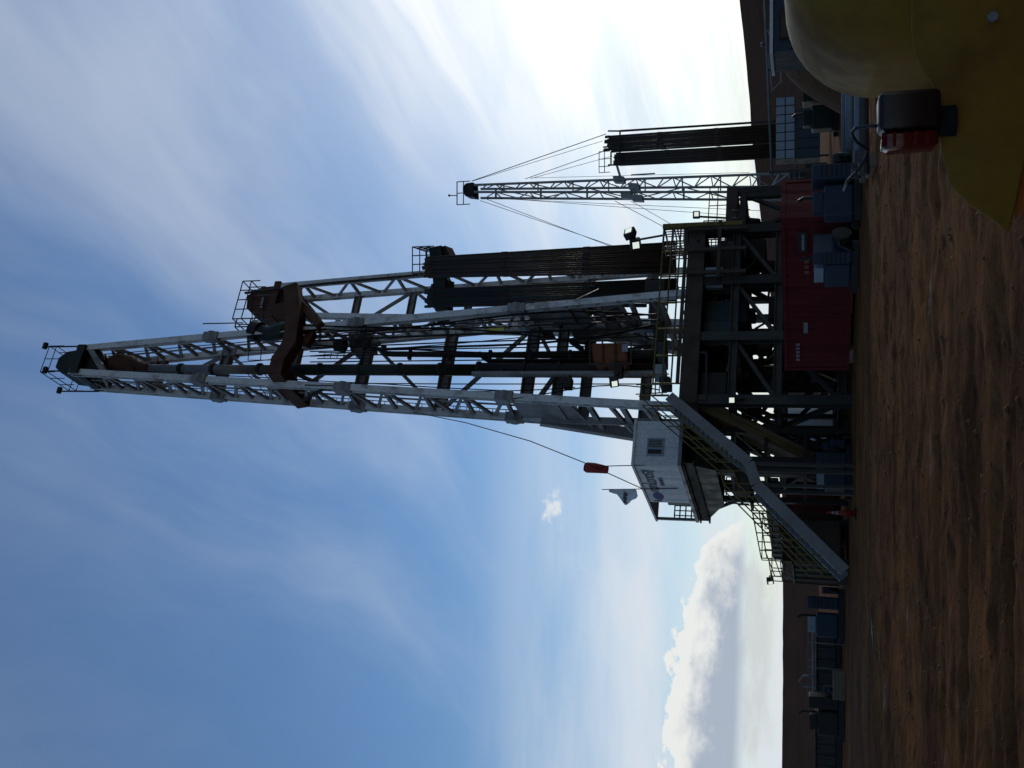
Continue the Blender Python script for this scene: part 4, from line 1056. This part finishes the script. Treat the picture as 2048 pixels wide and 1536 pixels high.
# stands of drill pipe leaning in the fingerboard
def pipe_stand(name, label, group, p, q, r, m):
    t = thing(name, label, 'drill pipe', p, group)
    MB().tube([p, q], r, 7).build('pipe_body', m, t, smooth=True)
    for f_ in (.34, .67, .985):
        c_ = lerp(p, q, f_); d_ = (q - p).normalized() * .22
        MB().tube([c_ - d_, c_ + d_], r * 1.35, 7).build('tool_joint', m, t)
    return t
def pipe_rack(label, group, xt, yt0, yt1, xb, yb0, yb1, Y, rows, n, r, m, jag=6):
    for j in range(rows):
        for i in range(n):
            f_ = (i + .5 + .15 * (j % 2)) / n
            yy = Y + j * r * 2.6
            p_ = PY(xb, yb0 + (yb1 - yb0) * f_, Y); q_ = PY(xt + random.uniform(-jag, jag), yt0 + (yt1 - yt0) * f_, Y)
            p_.y += j * r * 2.6; q_.y += j * r * 2.6
            p_.x *= 1; pipe_stand('drill_pipe', label, group, p_, q_, r * random.uniform(.72, .95), m if (i * 7 + j * 3) % 5 > 1 else M_pipe2)
pipe_rack('rust brown drill pipe standing in the right-hand bundle of the second rig', 'brown drill pipes racked in the second rig', 850, 514, 555, 1352, 483, 546, 63.0, 2, 13, .085, M_pipe)
pipe_rack('dark drill pipe standing in the left-hand bundle of the second rig', 'dark drill pipes racked in the second rig', 852, 578, 614, 1352, 556, 606, 63.6, 2, 11, .085, M_pipeg)

# ================================================================== third rig, far right
rig3 = thing('derrick_mast', 'slender lattice mast of the smallest, farthest rig with guy wires', 'drilling mast', PY(1620, 375, 115) * 1.0)
YF, YB = 114.0, 116.5
def c3(xb, yb, xt, yt, Y): return (PY(xb, yb, Y), PY(xt, yt, Y))
M_far = mat('far_mast_paint', (0.30, 0.30, 0.29), 0.55, dirt=(0.12, 0.09, 0.07), amt=.5)
FL3, FR3 = c3(1590, 384, 948, 384, YF), c3(1590, 346, 948, 370, YF)
BL3, BR3 = c3(1588, 400, 950, 396, YB), c3(1588, 373, 950, 378, YB)
zt3 = FL3[1].z; zb3 = FL3[0].z
n3 = 17
lattice(rig3, FL3, FR3, BL3, BR3, [zb3, 12, 20, 28, zt3], [zb3 + .6 + (zt3 - zb3 - 1.2) * i / n3 for i in range(n3 + 1)], [zb3 + 1 + (zt3 - zb3 - 3) * i / 6 for i in range(7)], .21, M_far, M_far, gw=.18, bw=.10, seed=3)
for i in range(n3):
    z_ = zb3 + .6 + (zt3 - zb3 - 1.2) * (i + .5) / n3
    f_ = (z_ - zb3) / (zt3 - zb3)
    a_, b_ = lerp(*FR3, f_), lerp(*BR3, min(1, f_ + .02))
    member('brace', rig3, a_, b_, .12, M_far)
    a_, b_ = lerp(*FL3, f_), lerp(*FR3, f_)
    if i % 2: member('front_brace', rig3, a_, b_, .14, M_far)
MB().prism([PY(925, 372, YF), PY(932, 366, YF), PY(946, 364, YF), PY(948, 394, YF), PY(930, 392, YF), PY(925, 384, YF)], V((0, 2, 0))).build('crown_block', M_dark, rig3, bevel=.1)
rail_mb([PY(940, 362, YF - .4), PY(940, 408, YF - .4), PY(940, 408, YF + 2), PY(940, 362, YF + 2)], h=1.7, closed=True, step=1.2, r=.06).build('crown_handrail', M_dark, rig3)
MB().tube([PY(915, 391, YF), PY(898, 391, YF)], .06, 5).build('beacon_pole', M_dark, rig3)
MB().tube([PY(900, 391, YF), PY(897, 391, YF)], .14, 6).build('beacon', M_dark, rig3)
for x_, y_ in ((1225, 358), (1255, 372), (1240, 390), (1262, 395)):
    MB().prism([PY(x_, y_ - 7, YF), PY(x_ + 22, y_ - 6, YF), PY(x_ + 24, y_ + 7, YF), PY(x_ + 2, y_ + 6, YF)], V((0, 1.2, 0))).build('racking_board_part', M_far, rig3, bevel=.08)
rail_mb([PY(1220, 344, YF), PY(1220, 332, YF), PY(1220, 302, YF)], h=1.3, step=1.0, r=.05).build('racking_handrail', M_dark, rig3)
member('racking_arm', rig3, PY(1240, 352, YF), PY(1232, 325, YF), .25, M_far)
for p0, p1, w_ in (((944, 362), (1212, 268), .05), ((946, 362), (1205, 282), .03), ((1050, 358), (1215, 300), .04), ((1062, 357), (1225, 312), .03), ((960, 401), (1250, 500), .035), ((970, 397), (1262, 508), .035), ((980, 395), (1500, 433), .03), ((1010, 398), (1600, 425), .03), ((1230, 402), (1330, 455), .035), ((1262, 402), (1345, 450), .03), ((1060, 356), (1500, 345), .025)):
    MB().tube([PY(*p0, YF), PY(*p1, YF)], w_, 5).build('guy_wire', M_dark, rig3)
MB().tube([PY(1262, 350, YF), PY(1310, 347, YF)], .09, 6).build('boom', M_far, rig3)
bs3 = thing('stepped_platform', 'low brown stepped platform under the farthest mast', 'platform', PY(1640, 375, 113))
o_ = PY(1600, 410, 112); o_.z = 0
MB().cell(o_ - UPV * .1, V((4.5, 0, 0)), V((0, 4, 0)), UPV * 2.4).build('lower_box', M_brown, bs3, bevel=.05)
MB().cell(o_ + V((.5, .3, 2.31)), V((3.4, 0, 0)), V((0, 3, 0)), UPV * 1.6).build('upper_box', M_tank, bs3, bevel=.05)
rail_mb([o_ + UPV * 2.3, o_ + V((4.5, 0, 2.3))], h=1.1, step=1.5, r=.05).build('handrail', M_galv, bs3)
member('stay', bs3, PY(1505, 398, 112), PY(1580, 420, 112), .16, M_galv)
pipe_rack('dark drill pipe standing in the tall block beside the farthest mast', 'drill pipes racked beside the farthest mast', 1216, 272, 304, 1552, 248, 284, 100, 2, 15, .085, M_pipe, jag=10)
pipe_rack('dark drill pipe in the shorter block, between the tall block and the farthest mast', 'drill pipes in the shorter block', 1230, 306, 328, 1552, 287, 314, 100.3, 2, 11, .085, M_pipe, jag=4)
bz = thing('pipe_rack_frame', 'thin dark frame around the tops of the far racked pipes', 'frame', PY(1600, 280, 99))
for p0, p1 in (((1216, 262), (1240, 262)), ((1240, 262), (1240, 330)), ((1222, 330), (1222, 305)), ((1240, 330), (1216, 330))):
    member('frame_bar', bz, PY(*p0, 99.5), PY(*p1, 99.5), .14, M_dark)
for y_ in (262, 330):
    a_ = PY(1240, y_, 101.5); b_ = PY(1600, y_ - 22 if y_ < 300 else y_ - 16, 101.5); b_.z = -.1
    member('frame_post', bz, a_, b_, .16, M_dark)
# panelled container row under the racked pipes: pale upper tier, teal lower tier
def panel_block(name, label, x0, x1, y0, y1, Y, cols, m, dep=2.4, rows=2):
    a_ = PY(x1, y1, Y); b_ = PY(x1, y0, Y); top_ = PY(x0, y1, Y).z; bot = a_.z
    t = thing(name, label, 'container', V((a_.x, Y, max(0, bot))))
    MB().cell(V((a_.x, Y + .06, bot)), V((b_.x - a_.x, 0, 0)), V((0, dep, 0)), V((0, 0, top_ - bot))).build('shell', M_dark, t)
    wpx = (b_.x - a_.x) / cols; hpx = (top_ - bot) / rows
    for i in range(cols):
        for j in range(rows):
            g_ = .05
            MB().cell(V((a_.x + wpx * i + g_, Y, bot + hpx * j + g_)), V((wpx - 2 * g_, 0, 0)), V((0, .055, 0)), V((0, 0, hpx - 2 * g_))).build('panel', m, t)
    return t
panel_block('panelled_container', 'pale grey panelled container below the far racked pipes', 1551, 1590, 192, 316, 98, 7, M_pgrey)
tb = panel_block('panelled_container', 'dark teal container under the pale panelled one', 1592, 1640, 215, 314, 96.5, 5, M_teal, rows=1)

# ================================================================== right midground
gn = thing('pipe_gantry', 'pale overhead pipe on trestles crossing behind the cabin at the far right', 'pipe gantry', PY(1660, 150, 75))
MB().tube([PY(1526, -60, 75), PY(1533, 90, 75), PY(1544, 355, 75)], .09, 7).build('top_pipe', M_galv, gn, smooth=True)
MB().tube([PY(1561, 100, 75), PY(1563, 162, 75)], .1, 7).build('lower_pipe', M_galv, gn)
for p0, p1 in (((1563, 162), (1543, 182)), ((1561, 120), (1545, 150)), ((1535, 60), (1561, 104)), ((1544, 182), (1536, 110))):
    member('truss_bar', gn, PY(*p0, 75), PY(*p1, 75), .1, M_galv)
for y_ in (60, 140, 345):
    a_ = PY(1538, y_, 75); member('trestle_post', gn, V((a_.x, a_.y, -.1)), a_, .16, M_tank)
p_ = PY(1533, 88, 75)
MB().tube([p_, p_ + UPV * .3], .05, 6).build('lamp_stem', M_dark, gn)
MB().tube([p_ + UPV * .3, p_ + UPV * .42], [.16, .1], 10).build('lamp_globe', M_galv, gn)
cx = PY(1600, 98, 45); cx.z = 0
oc = thing('site_cabin', 'grey green site cabin with a pale roof edge behind the yellow machine', 'cabin', cx)
hz = PY(1546, 98, 45).z
MB().cell(cx + V((0, 0, .15)), V((5.5, .6, 0)), V((-.2, 2.4, 0)), UPV * (hz - .15)).build('wall', M_teal, oc, bevel=.03)
MB().cell(cx + V((-.1, -.12, hz + .003)), V((5.8, .63, 0)), V((-.22, 2.65, 0)), UPV * .14).build('roof', M_cabin, oc)
for s_ in (0, 1): MB().cell(cx + V((-.2 * s_, 2.0 * s_, -.05)), V((5.5, .6, 0)), V((0, .25, 0)), UPV * .195).build('skid', M_dark, oc)
wv = cx + V((.5, -.02, hz - .95))
wn = MB().cell(wv, V((1.4, .15, 0)), V((0, .06, 0)), UPV * .7).build('window', M_dark, oc)
MB().cell(wv + V((.08, -.012, .08)), V((1.2, .13, 0)), V((0, .02, 0)), UPV * .54).build('pane', M_pane, wn)
MB().cell(cx + V((.1, -.5, hz - 1.3)), V((.9, .1, 0)), V((-.05, .5, 0)), UPV * .6).build('air_conditioner', M_dark, oc, bevel=.03)
rail_mb([cx + V((.2, -1.0, 1.0)), cx + V((1.6, -.8, 1.0))], h=.7, step=.7, r=.03).build('step_rail', M_galv, oc)
# soil heap
hp = PY(1680, 135, 58); hv_, hf_ = [], []
n1, n2 = 28, 14
for j in range(n2 + 1):
    for i in range(n1):
        t = j / n2; a_ = 2 * math.pi * i / n1
        r_ = t * (4.6 + .8 * noise.noise((math.cos(a_), math.sin(a_), 1)))
        x_, y_ = hp.x + r_ * math.cos(a_) * .8 + 1.0, 58 + r_ * math.sin(a_)
        z_ = 3.3 * max(0, 1 - t * t) ** 1.1 + .3 * noise.noise((x_ * .8, y_ * .8, 2)) * (1 - t) - .1 * t
        hv_.append((x_, y_, z_))
for j in range(n2):
    for i in range(n1):
        hf_.append((j * n1 + i, j * n1 + (i + 1) % n1, (j + 1) * n1 + (i + 1) % n1, (j + 1) * n1 + i))
heap = MB().add(hv_, hf_).build('soil_heap', M_soil, smooth=True, loc=(hp.x + 1, 58, 0))
tag(heap, 'orange brown soil heap between the site cabin and the racked pipes', 'soil heap')
# dull machinery between heap and pipes
blue_unit('compressor', 'dark green wheeled compressor below the pale panelled container', V((PY(1680, 215, 62).x, 62, 0)), (1, 0, 0), 1.3, None, m=M_green, seed=8)
# pipes lying on timber sleepers
for k_ in range(4):
    yy = 26.5 + k_ * 4.0; xs0 = PY(1720, 420, yy).x
    a_ = V((xs0, yy, .1)); sl = tag(MB().cell(V((xs0 + 1.0, yy - .6, -.04)), V((.28, 0, 0)), V((0, 1.7, 0)), UPV * .18).build('timber_sleeper', M_timber, loc=(xs0 + 1.0, yy, 0)), ['timber sleeper under the nearest ground pipes', 'timber sleeper second from the camera', 'timber sleeper third from the camera', 'timber sleeper farthest from the camera'][k_], 'sleeper', 'sleepers under the ground pipes')
lab = ['nearest', 'second nearest', 'third nearest', 'fourth nearest', 'fifth nearest', 'sixth nearest', 'seventh nearest', 'farthest']
for k_ in range(8):
    yy = 26.5 + (k_ // 2) * 4.0 + (k_ % 2) * .6 - .3
    xs0 = PY(1720, 395 - 25 * (k_ % 3), yy).x + .6
    r_ = [.12, .16, .10][k_ % 3]
    t = thing('ground_pipe', lab[k_] + ' steel pipe lying on sleepers before the yellow machine', 'pipe', (xs0, yy, .15), 'steel pipes lying on the ground')
    p_, q_ = V((xs0, yy, .15 + r_)), V((xs0 + 9.0, yy + .3, .15 + r_))
    MB().tube([p_, q_], r_, 12).build('pipe_body', M_galv if k_ % 3 else M_pipe, t, smooth=True)
    MB().tube([p_ - V((.03, 0, 0)), p_ + V((.25, 0, 0))], r_ * 1.18, 12).build('collar', M_pipe, t)

# ================================================================== yellow machine close to the camera
vm_ = thing('yellow_machine', 'large rounded yellow machine body and mudguard filling the lower right corner', 'machine', (1.6, 2.4, 0))
ZC = lambda x, y, Y: PY(x, y, Y)
tl = ZC(1720, 168, 2.60); br = ZC(1860, 178, 2.35)
def rbox(name, p0, p1, rad, seg, m, parent):
    bm = bmesh.new(); bmesh.ops.create_cube(bm, size=1)
    for v_ in bm.verts:
        v_.co = V([(p0[i] + p1[i]) / 2 + v_.co[i] * (p1[i] - p0[i]) for i in range(3)]) - PL[parent.name]
    bmesh.ops.bevel(bm, geom=bm.edges[:], offset=rad, segments=seg, profile=.5, affect='EDGES', clamp_overlap=True)
    me = bpy.data.meshes.new(name); bm.to_mesh(me); bm.free(); me.materials.append(m)
    me.polygons.foreach_set('use_smooth', [True] * len(me.polygons))
    o = bpy.data.objects.new(name, me); return _reg(o, parent, PL[parent.name])
rbox('hood', (tl.x, 2.25, 1.02), (tl.x + 1.5, 2.95, ZC(1566, 0, 2.5).z + .0), .24, 12, M_vyel, vm_)
# mudguard: traced side outline at its real distance, with real width
out_px = [(1830, -420), (1822, 60), (1828, 106), (1848, 144), (1866, 170), (1876, 236), (1882, 300), (1900, 372), (1935, 408), (1965, 428), (1992, 446), (2010, 465), (2020, 462), (2034, 400), (2052, 310), (2080, 200), (2150, -420)]
YV = 2.05
pts = [ZC(x, y, YV) for x, y in out_px]
mg = MB().prism(pts, V((.12, .45, -.09))).build('mudguard', M_vyel, vm_, bevel=.022, seg=5, smooth=True)
un = [ZC(x, y, YV) for x, y in ((2036, 455), (2062, 300), (2090, 200), (2170, -420), (2240, -420), (2160, 200), (2120, 380))]
MB().prism([p + V((.02, .04, 0)) for p in un], V((.10, .36, -.07))).build('mudguard_liner', M_under, vm_)
wc = V((pts[10].x + .55, YV + .42, .52))
MB().tube([wc - V((0, .2, 0)), wc - V((0, .17, 0)), wc + V((0, .17, 0)), wc + V((0, .2, 0))], [.40, .52, .52, .40], 36).build('tyre', M_black, vm_, smooth=True)
MB().tube([wc - V((0, .21, 0)), wc + V((0, .21, 0))], .26, 24).build('rim', M_vyel, vm_)
MB().cell(V((wc.x - .1, YV + .3, .5)), V((1.9, 0, 0)), V((0, 1.2, 0)), UPV * .45).build('chassis', M_dark, vm_, bevel=.03)
wc2 = wc + V((1.7, .3, 0))
MB().tube([wc2 - V((0, .2, 0)), wc2 - V((0, .17, 0)), wc2 + V((0, .17, 0)), wc2 + V((0, .2, 0))], [.40, .52, .52, .40], 36).build('tyre', M_black, vm_, smooth=True)
# tail lamp on the mudguard
YL = 2.0
la, lb = ZC(1884, 290, YL), ZC(1757, 182, YL)
def lampbox(name, x0, x1, m, y0=YL, y1=YL + .07, rad=.012, parent=None, z0=None, z1=None):
    return rbox(name, (x0, y0, z0 if z0 is not None else la.z), (x1, y1, z1 if z1 is not None else lb.z), rad, 3, m, parent)
lh = lampbox('lamp_housing', la.x + .036, lb.x, M_blackpl, parent=vm_)
lr = lampbox('lamp_lens', la.x, la.x + .034, M_redlens, y0=YL + .004, y1=YL + .066, parent=vm_, z0=la.z + .004, z1=lb.z - .006)
MB().tube([V(((la.x + lb.x) / 2, YL + .05, la.z - .03)), V(((la.x + lb.x) / 2, YL + .05, la.z + .01))], .03, 10).build('lamp_mount', M_black, vm_)
MB().tube([ZC(x, y, YL + d_) for x, y, d_ in ((1770, 252, .05), (1740, 252, .05), (1712, 256, .06), (1704, 264, .07), (1706, 274, .08), (1714, 285, .09), (1735, 300, .1), (1730, 318, .12), (1712, 345, .14), (1695, 362, .16), (1688, 380, .2))], .0036, 7).build('lamp_cable', M_hose, vm_, smooth=True)

c_ = ZC(1985, 35, YV); MB().tube([c_ + V((0, .004, 0)), c_ + V((0, -.006, 0))], .010, 7).build('pale_chip', M_wtext, vm_)  # pale chip on the smooth mudguard, added as a small raised disc
for k_ in range(5):
    z_ = la.z + .02 + k_ * .02
    MB().cell(V((la.x + .004, YL - .0005, z_)), V((.026, 0, 0)), V((0, .006, 0)), UPV * .006).build('lens_rib', M_redlens, lr)
